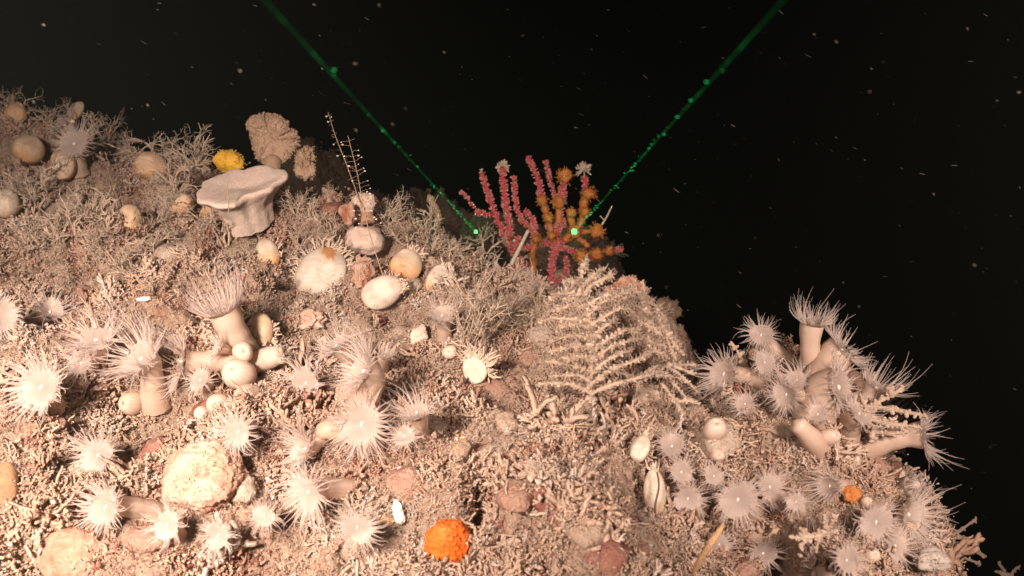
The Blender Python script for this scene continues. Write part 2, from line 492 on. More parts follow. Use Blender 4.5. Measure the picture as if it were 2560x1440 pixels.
# ---- sediment turf: crumbs and tiny twigs nobody could count
OCT_V = np.array([(1, 0, 0), (-1, 0, 0), (0, 1, 0), (0, -1, 0), (0, 0, 1), (0, 0, -1)], float)
OCT_T = np.array([(0, 2, 4), (2, 1, 4), (1, 3, 4), (3, 0, 4), (2, 0, 5), (1, 2, 5), (3, 1, 5), (0, 3, 5)])
def grains(b, n, spread, lo, hi, up=.25):
    for j in range(n):
        c = rng.normal(0, spread, 3) * [1, 1, .6] + [0, 0, up]
        b.add(c + OCT_V * rng.uniform(lo * .6, hi * 1.15, (6, 1)) * rng.uniform(.6, 1.4, 3) + rng.normal(0, hi * .22, (6, 3)), None, OCT_T)
def sprig(b, p, d, L, r, lev):
    q = p + d * L + rng.normal(0, .10 * L, 3)
    b.tubes(np.array([p, (p + q) / 2 + rng.normal(0, .06 * L, 3), q]), [[r, r * .9, r * .85]], 3)
    if lev > 0:
        for k in range(2 if rng.random() < .7 else 3):
            e = norm(d + rng.normal(0, .62, 3) + [0, 0, .12])
            sprig(b, q if k else (p + q) / 2, e, L * rng.uniform(.55, .8), r * .85, lev - 1)
def clump_templates():
    T = []
    for k in range(6):                          # feathery antler sprigs
        b = MB()
        for j in range(3 + k % 2):
            d = norm(np.array([rng.normal(), rng.normal(), abs(rng.normal()) * .7 + .55]))
            sprig(b, rng.normal(0, .14, 3) * [1, 1, 0], d, rng.uniform(.30, .52), .085, 2)
        grains(b, 6, .36, .05, .12, .12)
        T.append(b)
    for k in range(5):                          # crumbly heaps
        b = MB(); grains(b, 17, .42, .06, .15, .16)
        for j in range(9):
            d = norm(np.array([rng.normal(), rng.normal(), abs(rng.normal()) + .4]))
            sprig(b, rng.normal(0, .3, 3) * [1, 1, .3], d, rng.uniform(.2, .36), .085, 1)
        T.append(b)
    for k in range(4):                          # low mats of fluff
        b = MB()
        for j in range(9):
            d = norm(np.array([rng.normal(), rng.normal(), abs(rng.normal()) * .5 + .25]))
            sprig(b, rng.normal(0, .45, 3) * [1, 1, .1], d, rng.uniform(.20, .38), .08, 1)
        grains(b, 8, .5, .05, .12, .08)
        T.append(b)
    return T

def scatter_points(n, smax=.09):
    """random spots on the reef, thinning with distance, with the surface normal"""
    G = GRID
    a = G[:-1, :-1]; e1 = G[:-1, 1:] - a; e2 = G[1:, :-1] - a
    cr = np.cross(e1, e2); cr = np.where(cr[..., 2:3] < 0, -cr, cr)
    area = np.linalg.norm(cr, axis=-1)
    rr = np.hypot(a[..., 0], a[..., 1])
    w = area / (0.18 + rr ** 2)
    sd = sdist(a[..., 0], a[..., 1])
    w = w * np.where(sd < smax, 1.0, .45) * (a[..., 2] > -.5) * (rr > .22) * (rr < 2.1)
    uang = a[..., 0] / (a[..., 1] + .25)
    w = w * (np.abs(uang) < .62)
    w = w.ravel() / w.sum()
    idx = rng.choice(len(w), n, p=w)
    u = rng.random((n, 2))
    P = a.reshape(-1, 3)[idx] + u[:, :1] * e1.reshape(-1, 3)[idx] + u[:, 1:] * e2.reshape(-1, 3)[idx]
    Nn = norm(cr.reshape(-1, 3)[idx])
    return P, Nn

def build_turf(n=72000):
    T = clump_templates()
    P, Nn = scatter_points(n)
    Nn = norm(Nn * .8 + [0, 0, .5] + rng.normal(0, .25, Nn.shape))
    ang = rng.uniform(0, 6.283, n)
    ref = np.where(np.abs(Nn[:, :1]) < .8, np.array([[1.0, 0, 0]]), np.array([[0, 1.0, 0]]))
    X = norm(np.cross(Nn, ref)); Y = np.cross(Nn, X)
    c, s = np.cos(ang)[:, None], np.sin(ang)[:, None]
    X, Y = X * c + Y * s, -X * s + Y * c
    rr = np.linalg.norm(P - CAM, axis=1)
    sc = rng.lognormal(0, .40, n) * .0047 * (.75 + .45 * rr)
    dens = vnoise(P[:, 0] * 30, P[:, 1] * 30, 41)
    sc = sc * np.clip(1 + 1.3 * dens, .6, 1.7)
    for (px, py, rx, ry, dep) in PIT_G:
        if dep > .03: sc = sc * np.where(((P[:, 0] - px) / rx) ** 2 + ((P[:, 1] - py) / ry) ** 2 < .8, .35, 1.0)
    red = vnoise(P[:, 0] * 22, P[:, 1] * 22, 42) + .35 * vnoise(P[:, 0] * 70, P[:, 1] * 70, 43)
    tint = np.clip(.54 + .17 * rng.normal(size=n) + .40 * vnoise(P[:, 0] * 12, P[:, 1] * 12, 44) + .45 * vnoise(P[:, 0] * 42, P[:, 1] * 42, 45), .2, .97)
    tint = np.where((red > .24) & (rng.random(n) < .40), rng.uniform(.03, .2, n), tint)
    tint = np.where(rng.random(n) < .015, 1.0, tint)
    pat = vnoise(P[:, 0] * 17, P[:, 1] * 17, 51) + .6 * vnoise(P[:, 0] * 48, P[:, 1] * 48, 52) + .25 * rng.normal(size=n)
    kind = np.where(pat > .0, rng.integers(0, 6, n), np.where(pat > -.22, rng.integers(6, 11, n), rng.integers(11, 15, n)))
    sc = sc * np.where(pat > .0, 1.18, np.where(pat > -.22, .95, .88))
    sc = np.where(tint < .2, sc * .6, sc)
    kinds = bpy.data.collections.new('turf_kinds')          # not linked to the scene: only instanced
    for k, tb in enumerate(T):
        o = tb.build('turf_kind_%02d' % k, M['turf'])
        COL.objects.unlink(o); kinds.objects.link(o)
    # orientation of every clump as an Euler rotation
    R = np.stack([X, Y, Nn], -1)
    ry = np.arcsin(np.clip(-R[:, 2, 0], -1, 1)); rx = np.arctan2(R[:, 2, 1], R[:, 2, 2]); rz = np.arctan2(R[:, 1, 0], R[:, 0, 0])
    me = bpy.data.meshes.new('sediment_turf')
    me.vertices.add(n); me.vertices.foreach_set('co', P.astype(np.float32).ravel())
    for nm, ty, arr in (('rot', 'FLOAT_VECTOR', np.stack([rx, ry, rz], -1)), ('scl', 'FLOAT', sc), ('tint', 'FLOAT', tint)):
        at_ = me.attributes.new(nm, ty, 'POINT')
        at_.data.foreach_set('vector' if ty == 'FLOAT_VECTOR' else 'value', arr.astype(np.float32).ravel())
    at_ = me.attributes.new('idx', 'INT', 'POINT'); at_.data.foreach_set('value', kind.astype(np.int32))
    o = bpy.data.objects.new('sediment_turf', me); COL.objects.link(o)
    ng = bpy.data.node_groups.new('scatter_turf', 'GeometryNodeTree')
    ng.interface.new_socket('Geometry', in_out='INPUT', socket_type='NodeSocketGeometry')
    ng.interface.new_socket('Geometry', in_out='OUTPUT', socket_type='NodeSocketGeometry')
    N_ = ng.nodes
    gi = N_.new('NodeGroupInput'); go = N_.new('NodeGroupOutput')
    iop = N_.new('GeometryNodeInstanceOnPoints'); ci = N_.new('GeometryNodeCollectionInfo')
    ci.inputs['Collection'].default_value = kinds
    ci.inputs['Separate Children'].default_value = True
    ci.inputs['Reset Children'].default_value = True
    def named(nm, ty):
        a_ = N_.new('GeometryNodeInputNamedAttribute'); a_.data_type = ty; a_.inputs['Name'].default_value = nm
        return a_.outputs['Attribute']
    e2r = N_.new('FunctionNodeEulerToRotation')
    ng.links.new(named('rot', 'FLOAT_VECTOR'), e2r.inputs[0])
    ng.links.new(gi.outputs[0], iop.inputs['Points'])
    ng.links.new(ci.outputs[0], iop.inputs['Instance'])
    iop.inputs['Pick Instance'].default_value = True
    ng.links.new(named('idx', 'INT'), iop.inputs['Instance Index'])
    ng.links.new(e2r.outputs[0], iop.inputs['Rotation'])
    ng.links.new(named('scl', 'FLOAT'), iop.inputs['Scale'])
    ng.links.new(iop.outputs[0], go.inputs[0])
    md = o.modifiers.new('scatter', 'NODES'); md.node_group = ng
    tag(o, 'crumbly tan sediment and feathery twigs covering the reef', 'turf', kind='stuff')
build_turf()

def crusts(n=420):
    P, Nn = scatter_points(n, .03)
    b = MB()
    S_ = sphere(12, 8)
    for k in range(n):
        r = min(rng.lognormal(-.1, .45) * .0075, .0125)
        f = 1 + .45 * n3(S_ + k * 1.7, 1.6, 3) + .35 * n3(S_ + k * .9, 4.5, 6)
        Q = S_ * f[..., None] * r * rng.uniform(.6, 1.3, 3) * [1, 1, .65]
        ang = rng.uniform(0, 6.28); c, s_ = math.cos(ang), math.sin(ang)
        Q = np.stack([Q[..., 0] * c - Q[..., 1] * s_, Q[..., 0] * s_ + Q[..., 1] * c, Q[..., 2]], -1)
        b.grid(P[k] + Q + [0, 0, r * .15], True, a=np.clip(rng.choice([.08, .3, .55, .7, .85]) + .4 * (f - 1), 0, 1))
    o = b.build('encrusting_lumps', M['crust'])
    tag(o, 'knobbly pink and cream crusts poking through the sediment', 'crust', kind='stuff')

crusts()

# ------------------------------------------------------------------ anemones
def anemone(u, v, rd, span, base, n, label, nt_=64, elev=(8, 42), lift=.020, curl=.6, colw=.55, tone=.5, bend=1.0, group='pale anemones on the reef'):
    bu, bv = base
    P0, z0 = on(bu, bv)
    z1 = max(z0 - lift, .25)
    P1 = at(u, v, z1)
    px = z1 / FPX
    rd_ = rd * px * .90; sp = span * px
    N = camvec(n)
    root = empty('sea_anemone', P0, label, 'anemone', group)
    O = P0
    # column
    L = np.linalg.norm(P1 - P0)
    up0 = norm(norm(P1 - P0) + np.array([0, 0, .4]))
    path = bez(P0 - up0 * .004, P0 + up0 * L * .35, P1 - N * L * .45 * bend, P1 - N * rd_ * .12, 14)
    t = np.linspace(0, 1, 14)
    rad = rd_ * (colw + (.34 * (1 - t) ** 3) + (.93 - colw) * np.clip((t - .55) / .45, 0, 1) ** 2.2)
    rad = rad * (1 + .035 * np.sin(t * 21 + u))
    b = MB()
    sides = 22
    b.tubes(path, rad, sides, a=tone, cap=False)
    V = b.v[0].reshape(14, sides, 3)
    th = np.arange(sides) * 2 * np.pi / sides
    flut = 1 + .03 * np.cos(11 * th)[None, :, None]
    b.v[0] = (path[:, None] + (V - path[:, None]) * flut).reshape(-1, 3)
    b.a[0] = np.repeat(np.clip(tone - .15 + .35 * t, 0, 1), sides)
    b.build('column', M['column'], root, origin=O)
    # oral disc, a shallow dish
    ref = norm(np.cross(N, [0.3, .2, .9])); ref2 = np.cross(N, ref)
    rr = np.linspace(0.02, 1.0, 8); ph = np.arange(36) * 2 * np.pi / 36
    dep = .04 + .5 * rng.random() ** 2
    hgt = (-dep + (dep + .08) * rr ** 1.6)[:, None] + .035 * rr[:, None] * np.cos(18 * ph)[None] + .09 * np.sin(3 * ph + u)[None] * rr[:, None] ** 2 + .06 * np.sin(2 * ph + v)[None] * rr[:, None] ** 2
    ell = 1 + .10 * np.cos(2 * ph + u) + .05 * np.cos(3 * ph + v)
    D = P1 + rd_ * ((rr[:, None] * ell[None])[..., None] * (np.cos(ph)[None, :, None] * ref + np.sin(ph)[None, :, None] * ref2) + hgt[..., None] * N)
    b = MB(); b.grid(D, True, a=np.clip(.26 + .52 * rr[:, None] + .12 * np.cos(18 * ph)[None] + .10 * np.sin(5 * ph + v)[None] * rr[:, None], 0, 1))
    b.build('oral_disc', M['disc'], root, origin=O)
    # mouth: raised oval lip
    s = sphere(14, 8)
    mth = P1 + rd_ * (s[..., :1] * .09 * ref + s[..., 1:2] * .14 * ref2 + (s[..., 2:] * .10 - dep * .9) * N)
    b = MB(); b.grid(mth, True, a=.8)
    b.build('mouth', M['mouth'], root, origin=O)
    # tentacles
    nt_ = int(nt_ * 1.25); sp = sp * (.88 if u < 1200 else .93)
    k = np.arange(nt_)
    ringi = k % 4
    phi = k * 2.399963 * 1.0 + rng.normal(0, .08, nt_)
    phi = (k / nt_) * 2 * np.pi * 4 + ringi * .33 + rng.normal(0, .10, nt_)
    r0 = rd_ * (1 + .10 * np.cos(2 * phi + u) + .05 * np.cos(3 * phi + v)) * np.array([.99, .95, .90, .83])[ringi]
    el = np.radians(elev[0] + (elev[1] - elev[0]) * (ringi / 3.0 * .8 + rng.uniform(0, .35, nt_)))
    Lt = (1 + .25 * np.cos(phi - u * .7)) * (sp - rd_ * .9) * np.array([1.0, 1.0, .95, .9])[ringi] * rng.uniform(.6, 1.2, nt_) / np.maximum(np.cos(el), .62)
    out = np.cos(phi)[:, None] * ref + np.sin(phi)[:, None] * ref2
    d = np.cos(el)[:, None] * out + np.sin(el)[:, None] * N
    tang = np.cross(N[None], out)
    root_p = P1 + r0[:, None] * out + rd_ * .07 * N
    drift = norm(rng.normal(size=3)) * rng.uniform(.08, .30)
    sw = rng.normal(0, .22, nt_)[:, None] * tang + rng.normal(0, .14, nt_)[:, None] * N + drift
    cu = curl * rng.normal(1.0, .9, nt_)[:, None]
    sgrid = np.linspace(0, 1, 8)
    pts = []
    for sg in sgrid:
        pts.append(root_p + Lt[:, None] * (d * sg + sw * sg ** 2 - cu * (out * .18 - N * .28) * sg ** 3.2 + cu * tang * .12 * sg ** 4))
    paths = np.stack(pts, 1)
    rt = (rd_ * .045 + .00028) * rng.uniform(.8, 1.15, nt_)[:, None] * (1.0 - .86 * sgrid[None] ** .75)
    b = MB(); b.tubes(paths, rt, 5, a=np.clip(rng.normal(.5, .2, nt_), 0, 1))
    o = b.build('tentacles', M['tentacle'], root, origin=O)
    o['kind'] = 'stuff'
    return root

AN = [
 # u, v, disc, span, base, facing, label, options
 (98, 968, 60, 112, (112, 1010), (-.05, .12, 1), 'large pale anemone with bright white mouth, lowest left of a close row of anemones', dict(nt_=80)),
 (200, 908, 34, 82, (225, 930), (-.25, .2, 1), 'small cup shaped anemone between a large white-mouthed one and its neighbour', dict(colw=.7)),
 (240, 848, 48, 112, (238, 905), (0, .75, .65), 'soft pink anemone facing upward above a small cup shaped anemone', dict(elev=(0, 50))),
 (350, 895, 52, 125, (385, 1005), (-.35, .45, .8), 'anemone with long raised tentacles on a thick bent peach column', dict(nt_=76, elev=(10, 60))),
 (452, 905, 50, 112, (578, 905), (-.85, .15, .5), 'anemone turned away on a smooth horizontal orange tinted column beside white contracted knobs', dict(nt_=76, lift=.012, elev=(0, 55), bend=.8)),
 (556, 775, 46, 100, (604, 885), (-.32, .88, .35), 'tall anemone with thick trunk and swept brush of tentacles above contracted knobs', dict(nt_=84, elev=(38, 75), lift=.018, colw=.85)),
 (545, 868, 22, 58, (575, 880), (-.7, .3, .6), 'little faint anemone tucked behind the thick trunk of a tall anemone', dict(nt_=40)),
 (762, 958, 41, 86, (775, 985), (-.12, .1, 1), 'round open anemone facing straight out beside a dark red crevice', dict(nt_=58)),
 (840, 862, 34, 88, (880, 935), (-.55, .65, .5), 'anemone leaning over a dark red crevice with long drooping side tentacles', dict(nt_=46, elev=(0, 55))),
 (905, 925, 50, 108, (905, 1015), (-.75, .45, .5), 'broad anemone with combed tentacles directly above the biggest wide open one', dict(nt_=84, elev=(15, 65), lift=.022, colw=.7)),
 (902, 1060, 58, 118, (930, 1105), (-.1, .1, 1), 'biggest wide open anemone of the middle cluster, pale oval mouth', dict(nt_=88)),
 (1042, 1030, 36, 82, (1050, 1085), (-.25, .75, .5), 'anemone with tall curling tentacles standing alone beside brown turf', dict(nt_=50, elev=(30, 72))),
 (962, 888, 18, 44, (955, 930), (.25, .7, .6), 'tiny half closed anemone on a thin stalk above a combed broad one', dict(nt_=34, elev=(30, 80), colw=.8)),
 (592, 1080, 36, 88, (600, 1105), (-.05, .15, 1), 'small open anemone above the large crusted round lump', dict(nt_=56)),
 (243, 1138, 46, 98, (262, 1165), (-.12, .15, 1), 'open anemone with ring shaped mouth under a row of close anemones', dict(nt_=66)),
 (262, 1268, 50, 104, (380, 1285), (-.35, .1, .9), 'open anemone on a tan column lying sideways along the sediment', dict(nt_=70, lift=.026)),
 (418, 1312, 38, 84, (440, 1340), (-.1, .1, 1), 'open anemone beside the foot of a column lying sideways', dict(nt_=58)),
 (543, 1340, 35, 74, (560, 1365), (-.08, .15, 1), 'small anemone under the large crusted round lump', dict(nt_=52)),
 (752, 1120, 40, 98, (835, 1065), (-.6, .15, .75), 'anemone with long tentacles trailing sideways below a smooth tan column', dict(nt_=60, elev=(5, 60))),
 (768, 1232, 48, 122, (880, 1228), (-.45, .0, .9), 'long armed anemone on a tan sausage shaped column with pale rounded foot', dict(nt_=72, lift=.024)),
 (893, 1320, 42, 88, (900, 1345), (.02, .05, 1), 'open anemone with oval white mouth near the two white chips', dict(nt_=60)),
 (1105, 785, 32, 66, (1112, 850), (0, .6, .8), 'upright anemone standing below the oval shells on a pale stalk', dict(nt_=52, elev=(10, 60))),
 (128, 772, 34, 88, (100, 800), (.5, .55, .6), 'whitish anemone with few long arms spread over a dark hollow', dict(nt_=34, elev=(0, 60))),
 (-8, 790, 52, 82, (-30, 830), (.75, .1, .7), 'very bright anemone cut off by the picture edge', dict(nt_=60)),
 (185, 358, 40, 78, (190, 420), (.1, .35, .9), 'grey anemone with mouth showing on top of yellow brown lumps', dict(nt_=56)),
 (158, 308, 32, 58, (170, 385), (-.4, .7, .6), 'blurred grey anemone behind the grey one on yellow brown lumps', dict(nt_=44)),
 # boulder on the far side
 (1903, 836, 30, 63, (1968, 905), (-.2, .22, .95), 'starry white anemone on a stubby column against black water', dict(nt_=54, lift=.006, colw=.62)),
 (2032, 806, 36, 66, (2030, 945), (.12, .95, .3), 'tallest anemone of the boulder, long trunk and crown of upright tentacles', dict(nt_=58, elev=(20, 72), lift=.012, colw=.72)),
 (1806, 935, 40, 82, (1900, 950), (-.6, .1, .8), 'anemone with smoky tentacles turned toward the beaded fan', dict(nt_=72, lift=.008, elev=(0, 55))),
 (1912, 906, 29, 46, (1915, 955), (-.02, .15, 1), 'short tentacled button shaped anemone below a starry white one', dict(nt_=56, lift=.016)),
 (2108, 872, 50, 86, (2060, 945), (.62, .6, .35), 'glassy anemone leaning away beside the tallest one, fringe over black water', dict(nt_=66, elev=(0, 50), lift=.0, colw=.9)),
 (2098, 968, 58, 92, (2045, 1025), (.72, .15, .6), 'broad glassy anemone bulging over the boulder top with stubby side fringe', dict(nt_=66, elev=(-10, 35), lift=.016, colw=1.0)),
 (1962, 988, 34, 76, (2045, 1015), (-.62, -.1, .75), 'anemone with brushed back tentacles drooping over the boulder face', dict(nt_=62, elev=(-5, 40), lift=.016)),
 (2044, 1034, 26, 50, (2052, 1085), (-.2, .55, .75), 'small cup anemone on a short pale column above two finger like knobs', dict(nt_=44)),
 (2192, 968, 40, 78, (2120, 1085), (.45, .8, .3), 'thin armed anemone half hidden behind a beaded twig', dict(nt_=48, elev=(25, 70), lift=.0)),
 (2308, 1088, 42, 88, (2165, 1120), (.82, .1, .5), 'anemone reaching outward on a long grey column over black water', dict(nt_=54, elev=(5, 50), lift=.012, colw=.7, bend=.7)),
 (2072, 1215, 32, 62, (2110, 1218), (-.75, .1, .6), 'anemone with a flared white collar beside an orange crust', dict(nt_=56, elev=(0, 50), lift=.010)),
 (2190, 1306, 46, 72, (2190, 1350), (0, .05, 1), 'full round anemone near the lower outer corner of the boulder', dict(nt_=70)),
 (2285, 1288, 46, 94, (2250, 1330), (.5, .1, .8), 'grey anemone fanned out over black water behind a full round one', dict(nt_=66, lift=.004)),
 (1908, 1385, 36, 66, (1880, 1330), (.05, -.15, 1), 'anemone hanging at the mouth of the black hollow with crisp white arms', dict(nt_=56, lift=.02)),
 (1720, 1248, 36, 62, (1745, 1270), (-.05, .05, 1), 'crisp white anemone at the edge of a brown hollow beside the split shell', dict(nt_=58, lift=.02)),
 (1845, 1250, 52, 80, (1880, 1270), (-.05, .1, 1), 'wide pink anemone at the centre of the lower anemone cluster', dict(nt_=76, lift=.026)),
 (1704, 1180, 30, 46, (1710, 1200), (0, .2, 1), 'see-through anemone just above the crisp white one beside the split shell', dict(nt_=44)),
 (1785, 1190, 26, 46, (1795, 1205), (-.02, .1, 1), 'small round anemone with dotted mouth under a white squirt shaped knob', dict(nt_=44)),
 (1680, 1112, 34, 58, (1690, 1135), (-.1, .5, .85), 'dusky grey anemone next to a smooth white oval shell', dict(nt_=50, elev=(5, 55))),
 (1798, 1362, 30, 56, (1815, 1390), (.1, .15, 1), 'hollow looking anemone behind a bent tan stalk', dict(nt_=50)),
 (1925, 1218, 36, 66, (1945, 1240), (.15, .2, 1), 'faint pink anemone overlapped by a wide pink one', dict(nt_=60, lift=.012)),
 (1992, 948, 26, 52, (2005, 975), (-.2, .5, .85), 'little cup anemone wedged between the tall trunk and a drooping one', dict(nt_=46)),
 (2150, 1032, 36, 66, (2120, 1075), (.35, .5, .75), 'peach anemone crouched beneath the thin armed one', dict(nt_=52, colw=.8)),
 (1862, 1010, 26, 56, (1875, 1035), (-.35, .3, .9), 'small downy anemone on the boulder edge under the button shaped one', dict(nt_=46)),
 (2240, 1060, 30, 64, (2200, 1090), (.55, .5, .6), 'slim anemone between the beaded twig and the outward reaching one', dict(nt_=44, elev=(10, 60))),
 (2120, 1400, 34, 66, (2135, 1425), (.05, .3, .95), 'low anemone beside the dark overhang of the boulder', dict(nt_=52)),
 (2240, 1365, 34, 70, (2225, 1395), (.3, .2, .9), 'dull anemone low on the outer edge of the boulder', dict(nt_=52)),
 (1990, 1255, 24, 50, (2000, 1275), (-.1, .2, 1), 'small soft anemone between the faint pink one and a flared collar', dict(nt_=44)),
 (500, 950, 30, 66, (520, 975), (-.3, .3, .9), 'small pale anemone under a smooth horizontal column', dict(nt_=50)),
 (1010, 1090, 28, 60, (1020, 1110), (-.1, .3, .95), 'small anemone below the one with tall curling tentacles', dict(nt_=46)),
 (660, 1290, 30, 64, (670, 1310), (-.1, .2, 1), 'small pale anemone between a round crusted lump and a long armed one', dict(nt_=48)),
 (2062, 1402, 46, 92, (2075, 1440), (-.15, .3, .9), 'dark shaded anemone under the overhang of the boulder', dict(nt_=60, lift=.0)),
]
for (u, v, rd, span, base, n, label, kw) in AN:
    anemone(u, v, rd, span, base, n, label, **kw)

# ------------------------------------------------------------------ contracted anemones, knobs
def knob(u, v, r, label, stretch=1.2, axis=(0, .3, 1), flutes=16, tone=.7, sink=.35, name='contracted_anemone', cat='anemone', pull=0.0, rim=.12, waist=0.0, group='contracted anemones'):
    P, z = on(u, v)
    z -= pull
    P = at(u, v, z); px = z / FPX; R = r * px
    N = camvec(axis)
    root = empty(name, P, label, cat, group)
    ref = norm(np.cross(N, [.2, .9, .3])); ref2 = np.cross(N, ref)
    nv = 18
    th = np.linspace(0.0, np.pi * .86, nv)
    prof_r = np.sin(np.clip(th, 0, np.pi)) ** .8
    prof_z = np.cos(th) * stretch
    # dimple at the top
    prof_z = prof_z - .30 * np.exp(-(prof_r / .22) ** 2)
    prof_r = prof_r * (1 - waist * np.exp(-((prof_z + .35) / .25) ** 2))
    ph = np.arange(32) * 2 * np.pi / 32
    fl = 1 + .035 * np.cos(flutes * ph)[None] * np.clip(prof_z, 0, 1)[:, None] ** .5 + .06 * np.sin(2 * ph + u)[None] + .04 * np.sin(3 * ph + v)[None] * (prof_r[:, None])
    V = P + R * ((prof_r[:, None] * fl)[..., None] * (np.cos(ph)[None, :, None] * ref + np.sin(ph)[None, :, None] * ref2) + prof_z[:, None, None] * N)
    V = V + (sink * R) * N
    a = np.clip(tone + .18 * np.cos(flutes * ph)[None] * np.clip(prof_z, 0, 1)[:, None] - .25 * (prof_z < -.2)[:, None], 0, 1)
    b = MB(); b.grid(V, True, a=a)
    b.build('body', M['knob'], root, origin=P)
    s = sphere(10, 6)
    c = P + N * (sink + stretch - .27) * R
    b = MB(); b.grid(c + R * .13 * (s[..., :1] * ref + s[..., 1:2] * ref2 + s[..., 2:] * .5 * N), True, a=.15)
    b.build('mouth', M['knob'], root, origin=P)
    return root

KN = [
 (606, 880, 26, 'white fluted knob at the foot of the tall trunked anemone', dict(axis=(.35, .1, .8), pull=.02, tone=.85)),
 (604, 940, 38, 'largest white contracted anemone of the knob cluster, upper half', dict(axis=(-.2, .4, .8), pull=.012, tone=.85)),
 (622, 988, 34, 'white contracted anemone with scalloped edge at the bottom of the knob cluster', dict(axis=(.1, -.45, .85), pull=.020, tone=.85)),
 (546, 1008, 27, 'cream yellow contracted anemone with a dark pore', dict(axis=(.1, .0, 1), pull=.012, tone=.6, flutes=0)),
 (512, 1036, 20, 'small white bulb touching a cream yellow contracted anemone', dict(axis=(-.3, .2, 1), tone=.95, pull=.004, flutes=0)),
 (338, 1008, 28, 'rosy contracted anemone at the base of a bent peach column', dict(axis=(-.4, .1, .9), tone=.55, pull=.008)),
 (285, 750, 21, 'isolated white knob on bare sediment above the close row of anemones', dict(axis=(-.2, .5, .8), tone=.95, flutes=0)),
 (1785, 1080, 27, 'oval white squirt shaped knob with a smaller knob below', dict(axis=(0, .7, .7), stretch=1.25, tone=.8, pull=.01, flutes=0)),
 (1792, 1136, 18, 'small round pink knob under an oval white squirt', dict(axis=(0, .1, 1), tone=.75, pull=.008)),
 (2062, 1094, 22, 'short finger like knob with pale rounded tip', dict(axis=(.6, .3, .7), stretch=1.5, tone=.8, pull=.012)),
 (2203, 1126, 25, 'smooth white knob at the base of a long grey column', dict(axis=(.25, .6, .7), tone=.85, pull=.006, flutes=0)),
 (2131, 1152, 20, 'little ribbed white knob between two bigger smooth ones', dict(axis=(-.2, .3, 1), tone=.85, flutes=12, pull=.006)),
 (2236, 1190, 19, 'white knob pair on the boulder rim above a frilled cup', dict(axis=(.3, .4, .8), tone=.9, pull=.004, flutes=0)),
 (2164, 1258, 15, 'tiny pale bulb right under an orange crust', dict(axis=(0, .5, .8), tone=.85)),
 (1312, 1068, 13, 'tiny yellowish bulb with a pore among wispy threads', dict(axis=(-.1, .5, .9), tone=.75)),
 (2175, 1390, 20, 'frilled pale bulb near the bottom outer corner', dict(axis=(.1, .4, .9), tone=.8, flutes=14)),
]
for (u, v, r, label, kw) in KN:
    knob(u, v, r, label, **kw)

# finger like knob with two bulges and the half closed tube anemone
def tube_animal(name, pts, rads, z, label, cat, mat='knob', tuft=0, tone=.75, group=None, sides=20):
    P = np.array([at(a, b, z + c) for a, b, c in pts])
    n = len(P); t = np.linspace(0, n - 1, 22)
    path = np.stack([np.interp(t, np.arange(n), P[:, k]) for k in range(3)], -1)
    for _ in range(3):
        path[1:-1] = (path[:-2] + 2 * path[1:-1] + path[2:]) / 4
    rad = np.interp(t, np.arange(n), np.array(rads)) * z / FPX
    root = empty(name, P[0], label, cat, group)
    b = MB(); b.tubes(path, rad, sides, a=np.repeat(np.clip(tone - .2 + .3 * np.linspace(0, 1, 22), 0, 1), sides).tolist() + [tone])
    b.build('body', M[mat], root, origin=P[0])
    if tuft:
        d = norm(path[-1] - path[-3]); ref = norm(np.cross(d, [.3, .5, .8])); ref2 = np.cross(d, ref)
        b = MB(); R = rad[-1]
        for k in range(tuft):
            ph = rng.uniform(0, 6.28); rr = R * rng.uniform(.35, .95)
            o_ = np.cos(ph) * ref + np.sin(ph) * ref2
            q = path[-1] + o_ * rr
            L = R * rng.uniform(.5, 1.1)
            b.tubes(np.array([q - d * R * .2, q + d * L * .5 + o_ * R * .1, q + d * L * .9 + o_ * R * rng.uniform(-.3, .3), q + d * L + o_ * R * rng.uniform(-.4, .4)]), [[R * .10, R * .09, R * .07, R * .05]], 5, a=.6)
        o = b.build('tentacles', M['tentacle'], root, origin=P[0]); o['kind'] = 'stuff'
    return root
z = hit(2030, 1110)
tube_animal('finger_knob', [(2045, 1120, .0), (2030, 1098, -.010), (2008, 1075, -.016), (1994, 1060, -.018), (1990, 1056, -.018)], [30, 28, 22, 22, 12], z, 'peach finger like body with swollen tip below drooping anemones', 'sea squirt')
z = hit(660, 905)
tube_animal('sea_anemone', [(628, 912, .004), (655, 900, -.012), (680, 892, -.018), (696, 886, -.020)], [32, 28, 27, 22], z, 'half closed white tube anemone pointing sideways with tentacles bunched at its tip', 'anemone', 'column', 26, .9)
z = hit(2255, 1225)
tube_animal('sea_anemone', [(2240, 1222, .010), (2256, 1220, -.006), (2272, 1217, -.014), (2284, 1214, -.018)], [24, 24, 26, 27], z, 'frilled cup of a closing anemone on the boulder rim', 'anemone', 'column', 44, .9)
z = hit(940, 1225)
z = hit(850, 1075)
tube_animal('anemone_column', [(900, 1092, .004), (860, 1082, -.010), (825, 1072, -.014), (800, 1080, -.014)], [14, 26, 26, 20], z, 'smooth tan column arching behind the biggest wide open anemone', 'anemone', 'column', 0, .2)

